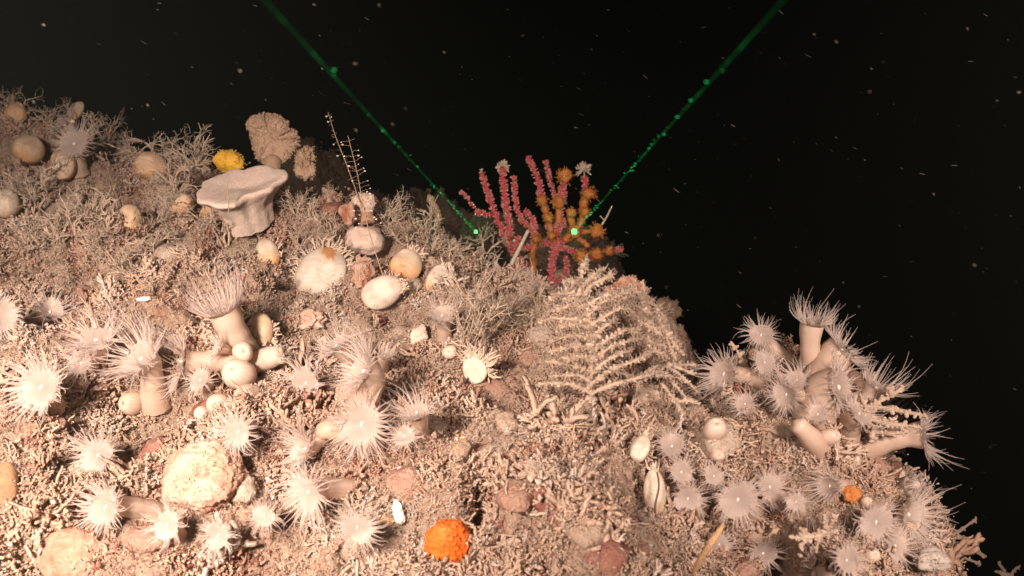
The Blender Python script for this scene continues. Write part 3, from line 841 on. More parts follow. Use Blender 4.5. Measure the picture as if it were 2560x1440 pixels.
# ------------------------------------------------------------------ shells
def shell(u, v, a, b_, roll, label, z=None, face=(0, .25, 1), thick=.62, tone=(.0, 1.0), umbo=.35, mat='shell', fringe=None, pull=.012, gape=.0, name='lamp_shell', cat='shell', patch=None, fl=18, group=None, lower='brown_shell'):
    """two-valved shell; a and b_ are the half sizes in pixels, b_ along the long axis at angle roll"""
    z = (hit(u, v) - pull) if z is None else z
    P = at(u, v, z); px = z / FPX
    N = camvec(face)
    c, s = math.cos(math.radians(roll)), math.sin(math.radians(roll))
    Yv = norm(camvec((s, c, 0)) - N * np.dot(camvec((s, c, 0)), N)); Xv = np.cross(Yv, N)
    root = empty(name, P, label, cat, group)
    nu, nv = 32, 14
    for half, mm in ((1, mat), (-1, lower)):
        th = np.linspace(0, np.pi / 2, nv)[:, None]; ph = (np.arange(nu) * 2 * np.pi / nu)[None]
        x = np.sin(th) * np.cos(ph); y = np.sin(th) * np.sin(ph); zz = np.cos(th) * np.ones_like(ph)
        egg = (1 - .05 * y) * (1 + .10 * (1 - np.abs(x)) * np.abs(y) ** .5)
        lines = 1 + .022 * np.sin(np.hypot(x, y + .75) * 26 + 2 * n3(np.stack([x, y, zz], -1), 2, 4))
        zz = zz ** .9 * thick * lines * (1 - .15 * y)
        V = P + px * ((a * x * egg)[..., None] * Xv + (b_ * y)[..., None] * Yv + (half * zz * min(a, b_) + half * gape)[..., None] * N)
        w = n3(np.stack([x, y, zz], -1) + u, 2.0, 3) * .26
        V = V + (w * px * a)[..., None] * N
        tn = tone[0] + (tone[1] - tone[0]) * np.clip((y + 1 - umbo * .3) / (1.1 * max(umbo, .01) + .35), 0, 1)
        if patch is not None:
            tn = np.where(np.hypot(x - patch[0], y - patch[1]) < patch[2] + .25 * n3(np.stack([x, y, zz], -1), 5, 9), .12, tn)
        bb = MB(); bb.grid(V, True, a=tn)
        bb.build('valve', M[mm], root, origin=P)
    if fringe is not None:
        bb = MB()
        for (f0, f1, cnt) in fringe:
            for ang in np.radians(np.linspace(f0, f1, cnt) + rng.normal(0, 3, cnt)):
                x, y = math.cos(ang), math.sin(ang)
                d = norm(Xv * x * a + Yv * y * b_)
                q = P + px * (a * x * (1 - .16 * y) * .97 * Xv + b_ * y * .97 * Yv - rng.uniform(0, 8) * N)
                L = px * fl * rng.uniform(.5, 1.25)
                k1 = norm(d + .5 * rng.normal(size=3)); k2 = norm(d + .8 * rng.normal(size=3))
                p = np.array([q, q + k1 * L * .5, q + k1 * L * .5 + k2 * L * .5])
                bb.tubes(p, [[px * 3.2, px * 2.8, px * 2.4]], 4, a=rng.uniform(.3, 1))
                if rng.random() < .5:
                    k3 = norm(d + rng.normal(size=3))
                    bb.tubes(np.array([p[1], p[1] + k3 * L * .22, p[1] + k3 * L * .4]), [[px * 2.0, px * 1.8, px * 1.6]], 4, a=.7)
        o = bb.build('fringe', M['tuft'], root, origin=P); o['kind'] = 'stuff'
    return root

shell(805, 686, 64, 72, 25, 'largest white oval shell, ringed by short twigs, rusty patch on top', face=(-.05, .25, 1), fringe=[(20, 230, 64), (0, 60, 14)], patch=(-.15, .80, .28), umbo=.0, tone=(.85, 1), pull=.022, fl=38)
shell(955, 730, 40, 54, 62, 'cream oval shell lying tilted just below the largest white shell', face=(-.1, .1, 1), umbo=.0, tone=(.72, .98), fringe=[(40, 150, 16)], pull=.018, fl=22)
shell(1016, 664, 40, 43, 20, 'round tan shell with rust brown lower half', face=(.1, .25, 1), umbo=.9, tone=(.12, .72), fringe=[(40, 110, 16)], pull=.020, fl=24)
shell(1093, 700, 27, 41, -28 + 50, 'narrow white oval shell with orange hinge, next to the round tan one', face=(.15, .2, 1), umbo=.5, tone=(.15, .95), fringe=[(-60, 100, 20)], pull=.018, fl=18)
shell(668, 636, 31, 42, -18, 'pale orange oval shell among branching tufts above bare sediment', face=(-.1, .2, 1), umbo=.8, tone=(.2, .85), pull=.018, fringe=[(-30, 60, 8)])
shell(1187, 925, 31, 35, -30, 'flat pinkish speckled shell with a ruff of yellow filaments', face=(-.25, .1, 1), thick=.28, umbo=0, tone=(.6, .75), fringe=[(-40, 130, 60)], pull=.012, fl=40, mat='sponge')
shell(1600, 1122, 24, 37, -38 + 65, 'smooth white oval shell over a rust brown underside', face=(.1, .2, 1), umbo=0, tone=(.85, .95), fringe=[(-20, 110, 26)], pull=.018, fl=24, thick=.8)
shell(1637, 1230, 28, 58, -3, 'tall split shell with a dark slit down the middle', face=(-.1, .05, 1), umbo=.3, tone=(.45, .85), fringe=[(70, 110, 14), (-110, -80, 10)], pull=.020, thick=.8, fl=18)
shell(1480, 1365, 47, 66, 8, 'large dull white rounded shell half buried, crossed by a dark thread', face=(0, .2, 1), umbo=.2, tone=(.45, .72), pull=.000, thick=.55, mat='lump')
shell(70, 372, 41, 36, 20, 'round mustard shell beside the blurred grey anemones', umbo=.5, tone=(.3, .55), pull=.03, thick=.9)
shell(38, 292, 40, 27, 90, 'dim brown oval shell highest at the picture edge', umbo=.2, tone=(.25, .4), pull=.02, thick=.8)
shell(14, 510, 35, 38, 0, 'pale shell cut by the picture edge among net like branches', umbo=.2, tone=(.5, .8), pull=.03, thick=.9)
shell(376, 415, 42, 36, 10, 'dusky pink round shell in shade behind branching tufts', umbo=.4, tone=(.25, .5), pull=.02, thick=.9)
shell(320, 552, 34, 42, 12, 'soft orange shell in the middle of the branching thicket', umbo=.5, tone=(.2, .5), pull=.03, thick=.9)
shell(452, 515, 35, 30, -40, 'orange brown shell with pale top below branching tufts', umbo=.7, tone=(.1, .65), pull=.02, thick=.9)
shell(532, 532, 26, 36, 40, 'small orange brown shell beneath the vase shaped sponge', umbo=.4, tone=(.12, .4), pull=.015, thick=.8)
shell(190, 278, 17, 28, 25, 'thin orange shell standing on edge above the blurred anemones', umbo=.6, tone=(.15, .6), pull=.02)
shell(648, 832, 36, 50, 5, 'brown rounded shell behind the tall trunked anemone', umbo=.1, tone=(.28, .5), pull=.012, thick=.8, fringe=[(-40, 30, 14)])
shell(160, 408, 46, 30, 80, 'yellow orange shell under the grey anemone', umbo=.3, tone=(.3, .6), pull=.02, thick=.9)
shell(2, 1235, 40, 80, 2, 'dark rimmed shell cut by the picture edge near the bottom corner', umbo=.2, tone=(.1, .35), pull=.0, thick=.7, mat='rim')

def slit():
    z = hit(1637, 1230) - .020 - .0085
    pts = np.array([at(1642 + 5 * math.sin((v - 1180) * .05), v, z - .0045 * math.cos((v - 1230) / 62.0 * 1.5)) for v in np.linspace(1180, 1282, 16)])
    b = MB(); b.tubes(pts, np.full(16, 2.6 * z / FPX), 5, a=.5)
    o = b.build('shell_gap', M['thread'], bpy.data.objects['lamp_shell.007'], origin=np.array(bpy.data.objects['lamp_shell.007'].location))
slit()
def thread():
    z = hit(1480, 1365)
    pts = []
    for u in np.linspace(1440, 1522, 18):
        v = 1392 - .0055 * (u - 1452) ** 2 * .9 + 3 * math.sin(u * .2)
        x = (u - 1480) / 50.0; y = (v - 1365) / 66.0
        pts.append(at(u, v, z - 28 * z / FPX * math.sqrt(max(.05, 1 - x * x - y * y)) - .0012))
    b = MB(); b.tubes(np.array(pts), np.full(18, 2.0 * z / FPX), 5, a=.4)
    o = b.build('worm_thread', M['thread'], origin=pts[0])
    tag(o, 'thin dark thread lying across the large dull white shell', 'thread')
thread()

# cup coral with radial ribs
knob(1125, 881, 18, 'small ribbed cream cup beside the ruffed pinkish shell', stretch=.7, axis=(-.1, .25, 1), flutes=10, tone=.75, name='cup_coral', cat='coral', pull=.008, group=None)

# ------------------------------------------------------------------ sponges and lumps
def lump(u, v, a, b_, label, mat, name='sponge', cat='sponge', rough=.12, freq=2.0, pull=.01, depth=.8, face=(0, .3, 1), tone=.5, roll=0, bumps=0, group=None, nu=44, nv=28, fuzz=0, z=None):
    z = (hit(u, v) - pull) if z is None else z
    P = at(u, v, z); px = z / FPX
    N = camvec(face); c, s = math.cos(math.radians(roll)), math.sin(math.radians(roll))
    Yv = norm(camvec((s, c, 0)) - N * np.dot(camvec((s, c, 0)), N)); Xv = np.cross(Yv, N)
    S_ = sphere(nu, nv)
    f = 1 + rough * 2 * n3(S_ + u * .37, freq, 2) + rough * n3(S_ + v * .11, freq * 2.7, 5)
    if bumps: f = f + bumps * np.abs(n3(S_ + 1.3, 7.5, 8)) + bumps * .5 * n3(S_ + 1.3, 16, 8)
    Q = S_ * f[..., None]
    V = P + px * (Q[..., :1] * a * Xv + Q[..., 1:2] * b_ * Yv + Q[..., 2:] * depth * min(a, b_) * N)
    b = MB(); b.grid(V, True, a=np.clip(tone + .9 * (f - 1), 0, 1))
    o = b.build(name, M[mat], None, origin=P)
    tag(o, label, cat, group)
    if fuzz:
        bb = MB()
        idx = rng.integers(0, nu * nv, fuzz)
        base = V.reshape(-1, 3)[idx]; nd = norm(base - P)
        for q, d in zip(base, nd):
            d = norm(d + .5 * rng.normal(size=3)); L = px * rng.uniform(2, 5.5)
            bb.tubes(np.array([q, q + d * L * .6, q + d * L]), [[px * 1.6, px * 1.4, px * 1.0]], 3, a=rng.uniform(.3, .9))
        k = bb.build('fuzz', M[mat], o, origin=P); k['kind'] = 'stuff'
    return o

lump(1121, 1354, 55, 54, 'bright orange round sponge with pimpled skin', 'orange', rough=.09, freq=1.6, bumps=.16, pull=.014, depth=.95, nu=80, nv=52, fuzz=160)
lump(572, 404, 40, 27, 'vivid yellow sponge lump behind the vase shaped sponge', 'yellow', rough=.08, pull=.035, roll=15, depth=.9, fuzz=200, bumps=.05)
lump(512, 1192, 100, 86, 'large crusted pale orange lump with rusty patches', 'lump', 'crusted_lump', 'sponge', rough=.08, pull=.012, depth=.85, bumps=.12, nu=90, nv=60, tone=.5, fuzz=900)
lump(186, 1390, 88, 72, 'smooth pale orange lump at the bottom picture edge', 'lump', 'crusted_lump', 'sponge', rough=.08, pull=.01, depth=.8, nu=70, nv=44, tone=.25, bumps=.05, fuzz=300)
lump(908, 602, 48, 42, 'two lobed cream sponge behind the largest white shell', 'sponge', rough=.14, freq=1.4, pull=.03, depth=.8, tone=.6)
lump(905, 545, 32, 22, 'peach wrinkled sponge stacked on the two lobed cream one', 'lump', rough=.2, pull=.03, tone=.4)
lump(910, 508, 30, 26, 'whitish pink sponge topping the stack under the feather hydroid', 'sponge', rough=.14, pull=.035, tone=.6, fuzz=120)
lump(870, 535, 22, 26, 'orange pink sponge knob on the side of the stack', 'lump', rough=.2, pull=.03, tone=.3)
lump(905, 690, 26, 46, 'ragged coral pink crust between the two biggest white shells', 'lump', 'pink_crust', 'sponge', rough=.3, freq=3, pull=.006, bumps=.15, tone=.22, fuzz=150)
lump(2130, 1235, 23, 22, 'soft orange crust behind a flared white collar', 'zoanthid', 'orange_crust', 'sponge', rough=.2, pull=.006, bumps=.1)
lump(1005, 1184, 17, 19, 'rounded white chip on brown turf', 'white', 'shell_chip', 'shell', rough=.15, pull=.006)
lump(996, 1282, 13, 30, 'long brilliant white chip leaning near an open anemone', 'white', 'shell_chip', 'shell', rough=.2, pull=.006, roll=-18, tone=.9)
lump(360, 748, 20, 6, 'flat shiny white flake next to an isolated white knob', 'white', 'shell_chip', 'shell', rough=.2, pull=.004, roll=-5, tone=.9)
lump(1050, 838, 20, 26, 'angular cream block standing beside an upright anemone', 'sponge', 'pale_block', 'sponge', rough=.2, pull=.01, tone=.6, roll=20)
lump(1240, 1000, 36, 44, 'yellow cream fleshy crust above wispy threads', 'lump', 'fleshy_crust', 'sponge', rough=.25, pull=-.002, depth=.4, tone=.6, bumps=.1)
lump(1265, 1090, 58, 34, 'glassy pink fleshy mound with shiny skin under wispy threads', 'column', 'fleshy_mound', 'sponge', rough=.2, pull=.002, depth=.5, tone=.5)
lump(1150, 1110, 54, 32, 'rust orange glossy crust beside a glassy pink mound', 'brown_shell', 'glossy_crust', 'sponge', rough=.22, pull=.0, depth=.4, tone=.6)
lump(780, 800, 26, 22, 'pinkish three fingered fleshy clump above a dark red crevice', 'lump', 'fleshy_clump', 'sponge', rough=.35, freq=2.5, pull=.008, tone=.55)
lump(765, 402, 22, 38, 'frayed rosy growth beside the tan fan sponge', 'fan', 'rosy_growth', 'bryozoan', rough=.35, pull=.0, tone=.3, fuzz=700, freq=3, bumps=.2)

lump(1672, 782, 30, 30, 'dim brown lump sinking into darkness beyond the beaded fan', 'fan', 'dim_sponge', rough=.35, z=1.08, tone=.1, fuzz=200, bumps=.1)
lump(1572, 728, 46, 30, 'rust pink crusted knob behind the top of the beaded fan', 'lump', 'crusted_growth', 'sponge', rough=.3, pull=-.01, tone=.05, bumps=.2, fuzz=700, freq=3)
lump(1330, 900, 32, 24, 'brown domed shell fragment in the shade of the beaded fan', 'crust', 'shell_fragment', 'shell', rough=.15, pull=.000, tone=.2)
lump(965, 1302, 20, 12, 'small amber pebble beside a dark hole', 'brown_shell', 'pebble', 'stone', rough=.15, pull=.003, tone=.7)
lump(1240, 905, 24, 16, 'pinkish crusted nodule between the ruffed shell and beaded fan', 'lump', 'nodule', 'sponge', rough=.25, pull=.002, tone=.15)
lump(2330, 1400, 40, 26, 'dim fuzzy grey lump at the bottom of the boulder', 'dim', 'dim_sponge', rough=.2, pull=.02, fuzz=120)

def vase():
    u, v = 620, 535
    z = hit(612, 520) - .01
    P = at(u, v, z); px = z / FPX
    ax = norm(np.array([-.06, -.10, 1.0])); X = norm(np.cross([0, 1, 0], ax)); Y = np.cross(ax, X)
    prof = [(.60, -.3), (.62, .12), (.66, .34), (.74, .55), (.86, .74), (1.0, .86), (1.04, .95), (.99, 1.04), (.82, 1.02), (.6, .96), (.40, .90), (.2, .86), (.02, .84)]
    t = np.linspace(0, len(prof) - 1, 40)
    pr = np.array(prof); r = np.interp(t, np.arange(len(prof)), pr[:, 0]); h = np.interp(t, np.arange(len(prof)), pr[:, 1])
    for _ in range(3):
        r[1:-1] = (r[:-2] + 2 * r[1:-1] + r[2:]) / 4; h[1:-1] = (h[:-2] + 2 * h[1:-1] + h[2:]) / 4
    ph = np.arange(56) * 2 * np.pi / 56
    wav = 1 + .10 * np.sin(2 * ph + .4) + .08 * np.sin(3 * ph + 1) + .05 * np.sin(7 * ph) + .03 * np.sin(13 * ph + 1)
    hw = .10 * np.sin(ph + 2.4) + .07 * np.sin(2 * ph + 1) + .03 * np.sin(5 * ph)
    R = 98 * px; Hh = 86 * px
    V = P + R * (r[:, None] * (1 + (wav[None] - 1) * r[:, None]))[..., None] * (np.cos(ph)[None, :, None] * X + np.sin(ph)[None, :, None] * Y) + Hh * (h[:, None] + hw[None] * np.clip(r[:, None] - .4, 0, 1))[..., None] * ax
    V = V + (R * .09 * n3((V - P) / R, 2.4, 4) + R * .035 * n3((V - P) / R, 8, 6))[..., None] * norm(V - P - ax * Hh * .6)
    b = MB(); b.grid(V, True, a=.85 + .1 * np.sin(3 * ph)[None] * np.ones((40, 1)))
    o = b.build('vase_sponge', M['sponge'], None, origin=P)
    tag(o, 'wide pale pink vase shaped sponge with flared wavy rim', 'sponge')
vase()

def fan_sponge():
    z = hit(690, 500)
    P = at(682, 412, z); px = z / FPX
    out = [(672, 412), (645, 395), (632, 365), (628, 335), (618, 308), (632, 294), (655, 289), (680, 288), (703, 294), (718, 312), (722, 330), (735, 328), (746, 345), (742, 362), (728, 385), (705, 402), (690, 412)]
    out = np.array(out, float)
    t = np.linspace(0, len(out), 120, endpoint=False)
    o2 = np.stack([np.interp(t, np.arange(len(out) + 1), np.append(out[:, k], out[0, k])) for k in range(2)], -1)
    o2 = o2 + rng.normal(0, 1.8, o2.shape)
    cen = np.array([680, 350.0])
    b = MB()
    rings = np.array([1.0, .97, .88, .7, .45, .2, .001])
    for side in (1, -1):
        V = []
        for k in rings:
            p = cen + (o2 - cen) * k
            th = 13 * math.sqrt(max(0, 1 - k ** 3)) * side
            V.append([at(a, c, z) - FWD * px * (th + 4 * math.sin(a * .07) + 4 * math.cos(c * .06) + side * 5 * float(vnoise(np.array(a * .08), np.array(c * .08), 3))) for a, c in p])
        V = np.array(V)
        b.grid(V if side > 0 else V[:, ::-1], True, a=.5)
    o = b.build('fan_sponge', M['fan'], None, origin=P)
    tag(o, 'fuzzy tan fan sponge with a side lobe standing against black water', 'sponge')
    bb = MB()
    for k in range(2600):
        e = o2[rng.integers(0, 120)]; f = math.sqrt(rng.random()) if rng.random() < .6 else 1.0
        p = cen + (e - cen) * f + rng.normal(0, 1.5, 2)
        side = rng.choice((1, 1, 1, -1))
        q = at(p[0], p[1], z) - FWD * px * (13 * math.sqrt(max(0, 1 - f ** 3)) * side + 5 * math.sin(p[0] * .07) + 4 * math.cos(p[1] * .06))
        d = norm((e - cen)[0] * RIGHT * f * .02 - (e - cen)[1] * UP * f * .02 - FWD * side * (1 - f ** 4) + rng.normal(0, .7, 3))
        L = px * rng.uniform(2, 5)
        bb.tubes(np.array([q, q + d * L * .5, q + d * L]), [[px * 1.3, px * 1.2, px * .9]], 3, a=rng.uniform(.3, .8))
    k = bb.build('fuzz', M['fan'], o, origin=P); k['kind'] = 'stuff'
    bb = MB()
    foot = at(690, 480, hit(690, 480))
    bb.tubes(bez(foot, foot + [0, 0, .01], P - UP * .01, P + UP * .006, 8), np.linspace(16, 22, 8) * px, 12, a=.3)
    bb.build('stalk', M['fan'], o, origin=P)
fan_sponge()

# ------------------------------------------------------------------ branching bryozoans
def bush_mesh(P, h, w, flat=None, seed=0, order=3, thick=.030, lean=(0, 0, 0), n0=7, jag=.6):
    """antler like branching: returns a builder with stems and one with branchlets"""
    r = np.random.default_rng(seed)
    st, br = MB(), MB()
    upv = norm(np.array([0, 0, 1.0]) + np.asarray(lean))
    sidev = flat if flat is not None else None
    def rand_side(d):
        if sidev is not None:
            s = sidev * r.choice((-1, 1)) + r.normal(0, .25, 3)
        else:
            s = r.normal(size=3)
        s = s - d * np.dot(s, d)
        return norm(s)
    def grow(p, d, L, rad, lev):
        n = 5 if lev < 2 else 3
        pts = [p]
        for i in range(n):
            d = norm(d + r.normal(0, .22, 3) + upv * .06)
            pts.append(pts[-1] + d * L / n)
        pts = np.array(pts)
        rr = rad * np.linspace(1, .62, n + 1) * (1 + .18 * r.normal(size=n + 1))
        (st if lev == 0 else br).tubes(pts, rr, 5 if lev < 1 else 4 if lev < 2 else 3, a=np.clip(.45 + .15 * lev + .12 * r.normal(), 0, 1))
        if lev < order:
            m = (4, 4, 3, 2)[lev]
            for i in range(m):
                k = min(n, 1 + int(r.random() * n)) if i < m - 1 else n
                s = rand_side(d)
                dd = norm(norm(pts[k] - pts[k - 1]) * .75 + s * r.uniform(.5, 1.1))
                grow(pts[k], dd, L * r.uniform(.42, .68), rr[k] * .78, lev + 1)
    for k in range(n0):
        s = rand_side(upv) * r.uniform(0, 1) * w
        d = norm(upv * 1.0 + s * .9)
        grow(P + s * h * .12, d, h * r.uniform(.42, .62), h * thick, 0)
    return st, br

BUSH_GROUP = 'small branching tufts on the reef'
_proto = {}
def proto(k, order, thick, n0, w):
    key = (k, order, thick, n0, w)
    if key not in _proto:
        st, br = bush_mesh(np.array([0, 0, -.03]), 1.0, w, None, 900 + k * 17 + order, order, thick, (0, 0, 0), n0)
        a_ = st.build('stem', M['bush']); c_ = br.build('branchlets', M['bush'])
        _proto[key] = (a_.data, c_.data)
        bpy.data.objects.remove(a_); bpy.data.objects.remove(c_)
    return _proto[key]
def bush(u, v, hpx, w, label, seed, name='bryozoan_bush', n0=4, group=None, order=3, thick=.026, P=None):
    if P is None and u < 1680 and v < skyline(u) + 14:
        hpx = hpx * .8 + .55 * (skyline(u) + 14 - v); v = skyline(u) + 14
    if P is None: P, z = on(u, v)
    else: z = float(np.dot(P - CAM, FWD))
    h = hpx * z / FPX * 1.12
    st, br = proto(seed % 7, order, thick, n0, 1.0)
    root = empty(name, P, label, 'bryozoan', group)
    rg = np.random.default_rng(seed)
    root.rotation_euler = (rg.normal(0, .12), rg.normal(0, .12), rg.uniform(0, 6.28))
    root.scale = (h * w * rg.uniform(.85, 1.15), h * w * rg.uniform(.85, 1.15), h)
    o = bpy.data.objects.new('stem', st); COL.objects.link(o); o.parent = root
    o = bpy.data.objects.new('branchlets', br); COL.objects.link(o); o.parent = root; o['kind'] = 'stuff'
    return root

BU = [
 (85, 545, 130, .8, 'net like bryozoan bush with open lattice beside the mustard shell', 4),
 (190, 600, 150, 1.0, 'widest lattice bryozoan bush, pale against a dark hollow', 6),
 (335, 690, 120, 1.0, 'spreading antler shaped bryozoan in front of a soft orange shell', 4),
 (440, 475, 110, .9, 'dense bushy bryozoan beside the yellow sponge', 6),
 (430, 545, 110, .9, 'tangled bryozoan sprig below the dense bush, over an orange brown shell', 5),
 (565, 620, 110, 1.1, 'low spreading bryozoan in front of the vase shaped sponge foot', 6),
 (655, 585, 90, 1.1, 'curly bryozoan at the right foot of the vase shaped sponge', 5),
 (750, 540, 100, .8, 'thin forked bryozoan rising between the sponge stack and vase', 4),
 (270, 365, 100, .9, 'dim bushy bryozoan on the dark skyline', 5),
 (335, 345, 60, .9, 'short dim bryozoan tip next to the skyline bush', 4),
 (45, 255, 90, 1.0, 'dark olive bryozoan topmost at the picture corner', 6),
 (120, 300, 80, 1.0, 'olive bryozoan behind the blurred grey anemones', 5),
 (735, 640, 90, .8, 'fuzzy upright bryozoan growing over the top of the largest shell', 4),
 (1215, 880, 270, .75, 'tallest tree like bryozoan with forked pale twigs near the red coral', 5),
 (1280, 830, 170, .8, 'denser twiggy bryozoan leaning on the tallest one', 5),
 (1155, 880, 190, .6, 'slim bryozoan stems rising behind the upright anemone', 4),
 (1085, 650, 90, 1.0, 'grey brown thicket behind the narrow white oval shell', 6),
 (1020, 610, 80, 1.0, 'dusky bryozoan thicket on the slope under the laser beam', 6),
 (1130, 640, 70, .9, 'small plume of bryozoan near the lower laser dot', 4),
 (1195, 660, 96, .8, 'olive sprig lit by the small green laser dot', 5),
 (1350, 760, 90, .9, 'bryozoan sprig between the tallest tree like one and beaded fan', 4),
]
for i, (u, v, h, w, label, n0) in enumerate(BU):
    bush(u, v, h, w, label, 100 + i, n0=5 if n0 < 6 else 7, thick=.018 if h > 160 else .026)

SMALL = [(20, 610), (70, 640), (150, 660), (240, 660), (280, 610), (400, 620), (390, 690), (470, 660), (520, 690), (600, 670), (640, 720), (700, 700),
         (720, 760), (900, 780), (960, 650), (1060, 760), (1020, 720), (980, 800), (1150, 760), (800, 560), (830, 600), (700, 530), (480, 600), (250, 540),
         (30, 420), (110, 480), (400, 350), (480, 380), (520, 400), (230, 300), (580, 440), (960, 560), (1060, 560), (820, 500), (990, 520), (880, 640),
         (1390, 830), (1330, 820), (1650, 830), (1700, 900), (1380, 960), (1640, 980), (1440, 1080), (1340, 1010), (1170, 860), (1100, 930), (1260, 960),
         (310, 720), (170, 720), (60, 700), (450, 720), (560, 720), (1180, 1010), (1420, 1150), (1500, 1080), (1700, 1040), (2000, 1150), (1900, 1110), (1950, 1180),
         (2250, 1120), (2120, 1310), (2050, 1310), (2000, 1330), (2080, 1340), (2150, 1190), (2230, 1250), (1560, 1240), (1640, 1320), (1400, 1300), (1300, 1240)]
for k in range(52):
    SMALL.append((rng.uniform(0, 780), rng.uniform(440, 705)))
for k in range(16):
    SMALL.append((rng.uniform(1040, 1400), rng.uniform(650, 860)))
for k in range(14):
    SMALL.append((rng.uniform(1540, 1740), rng.uniform(800, 1010)))
for k in range(46):
    SMALL.append((rng.uniform(0, 1650), rng.uniform(705, 1400)))
CLEAR = [(572, 406, 46), (70, 372, 48), (40, 290, 45), (15, 508, 45), (376, 415, 50), (320, 552, 42), (450, 515, 42), (530, 532, 36), (160, 405, 50), (185, 355, 60), (612, 470, 115),
         (680, 345, 90), (668, 636, 45), (805, 686, 85), (955, 730, 60), (1018, 665, 50), (1092, 700, 40), (910, 570, 55), (1105, 780, 60), (1187, 925, 45), (765, 400, 35)]
SMALL += [(2215, 1010), (2245, 1130), (2262, 1190), (2280, 1250), (2290, 1330), (2300, 1390), (2240, 1290), (2200, 1180), (2170, 1130), (2255, 1400)]
FAR = [(1560, 560), (1600, 610), (1650, 660), (1680, 720), (1725, 790), (1770, 850), (1610, 580), (1540, 600), (980, 420), (1040, 400), (1100, 440), (1180, 430), (1250, 470), (1010, 470), (1640, 720), (1700, 780), (1740, 850), (1790, 900), (1150, 500), (880, 380), (540, 330), (1260, 420), (1600, 680)]
SMALL = [(u, v) for (u, v) in SMALL if not any(abs(u - a) < r and c - 5 < v < c + r + 62 for a, c, r in CLEAR)]
for i, (u, v) in enumerate(SMALL):
    far = v < 640
    bush(u, v, rng.uniform(55, 105) if far else (rng.uniform(34, 74) if v < 700 else rng.uniform(24, 48)), rng.uniform(.9, 1.3), 'small tan branching tuft, one of many among larger growths', 300 + i, n0=5, order=3 if i % 2 else 2, thick=.028 if i % 2 else .036, group=BUSH_GROUP, name='bryozoan_tuft')

for i, (u, v) in enumerate(FAR):
    z = _hit(u, v)
    q_ = at(u, v, z)
    if abs(q_[2] - float(H(q_[0], q_[1], False))) < .02 and z < 2.2:
        bush(u, v, rng.uniform(40, 72), 1.2, 'dim branching tuft fading into the dark water beyond the reef edge', 600 + i, n0=5, order=2, thick=.036, group='dim tufts beyond the reef edge', name='bryozoan_tuft', P=at(u, v, z))
# ------------------------------------------------------------------ beaded fan hydroid
def beaded(b, path, r0, r1, step, rg, zig=.6):
    """one beaded twig: a rough rod with knobs alternating on both sides"""
    L = np.linalg.norm(np.diff(path, axis=0), axis=1); s = np.concatenate([[0], np.cumsum(L)])
    n = max(8, int(s[-1] / step))
    t = np.linspace(0, s[-1], n)
    p = np.stack([np.interp(t, s, path[:, k]) for k in range(3)], -1)
    rad = np.linspace(r0, r1, n) * (1 + .25 * rg.normal(size=n))
    b.tubes(p, np.clip(rad, r1 * .5, r0 * 1.5), 6, a=np.clip(.5 + .1 * rg.normal(), 0, 1))
    d = norm(np.gradient(p, axis=0)); side = norm(np.cross(d, FWD))
    tw, rw = [], []
    for k in range(1, n):
        sg = 1 if k % 2 else -1
        o = norm(side[k] * sg + .5 * d[k] + .5 * rg.normal(size=3))
        rr = rad[k] * rg.uniform(.7, 1.1)
        tw.append([p[k], p[k] + o * rr * 1.0, p[k] + o * rr * 2.0 * zig * 1.5]); rw.append([rr * .7, rr * .85, rr * .7])
    b.tubes(np.array(tw), np.array(rw), 5, a=np.clip(.65 + .2 * rg.normal(size=len(tw)), 0, 1))

def polyl(pts, z):
    P = np.array([at(p[0], p[1], z + (p[2] if len(p) > 2 else 0)) for p in pts])
    n = len(P); t = np.linspace(0, n - 1, n * 6)
    q = np.stack([np.interp(t, np.arange(n), P[:, k]) for k in range(3)], -1)
    for _ in range(4): q[1:-1] = (q[:-2] + 2 * q[1:-1] + q[2:]) / 4
    return q

def twig_plant(name, base, lines, z, label, cat='hydroid', rpx=5.2, mat='twig', step=5.5, part='side_branch', group=None, hairs=0):
    P = at(base[0], base[1], z)
    root = empty(name, P, label, cat, group)
    px = z / FPX
    rg = np.random.default_rng(int(base[0]))
    for i, ln in enumerate(lines):
        b = MB()
        sc = ln[0] if not isinstance(ln[0], tuple) else 1.0
        pts = ln[1:] if not isinstance(ln[0], tuple) else ln
        beaded(b, polyl(pts, z), rpx * px * sc, rpx * px * .72 * sc, step * px, rg)
        b.build('stem' if i == 0 else part, M[mat], root, origin=P)
    if hairs:
        bb = MB()
        for k in range(hairs):
            ln = lines[rg.integers(1, len(lines))]; pts = ln[1:] if not isinstance(ln[0], tuple) else ln
            q = polyl(pts, z); q0 = q[rg.integers(0, len(q))]
            d = norm(rg.normal(size=3)); e = norm(d + .8 * rg.normal(size=3)); L = px * rg.uniform(8, 24)
            bb.tubes(np.array([q0, q0 + d * L * .5, q0 + d * L * .5 + e * L * .5]), [[px * 1.2, px * 1.1, px * .9]], 3, a=.6)
        o = bb.build('filaments', M[mat], root, origin=P); o['kind'] = 'stuff'
    return root

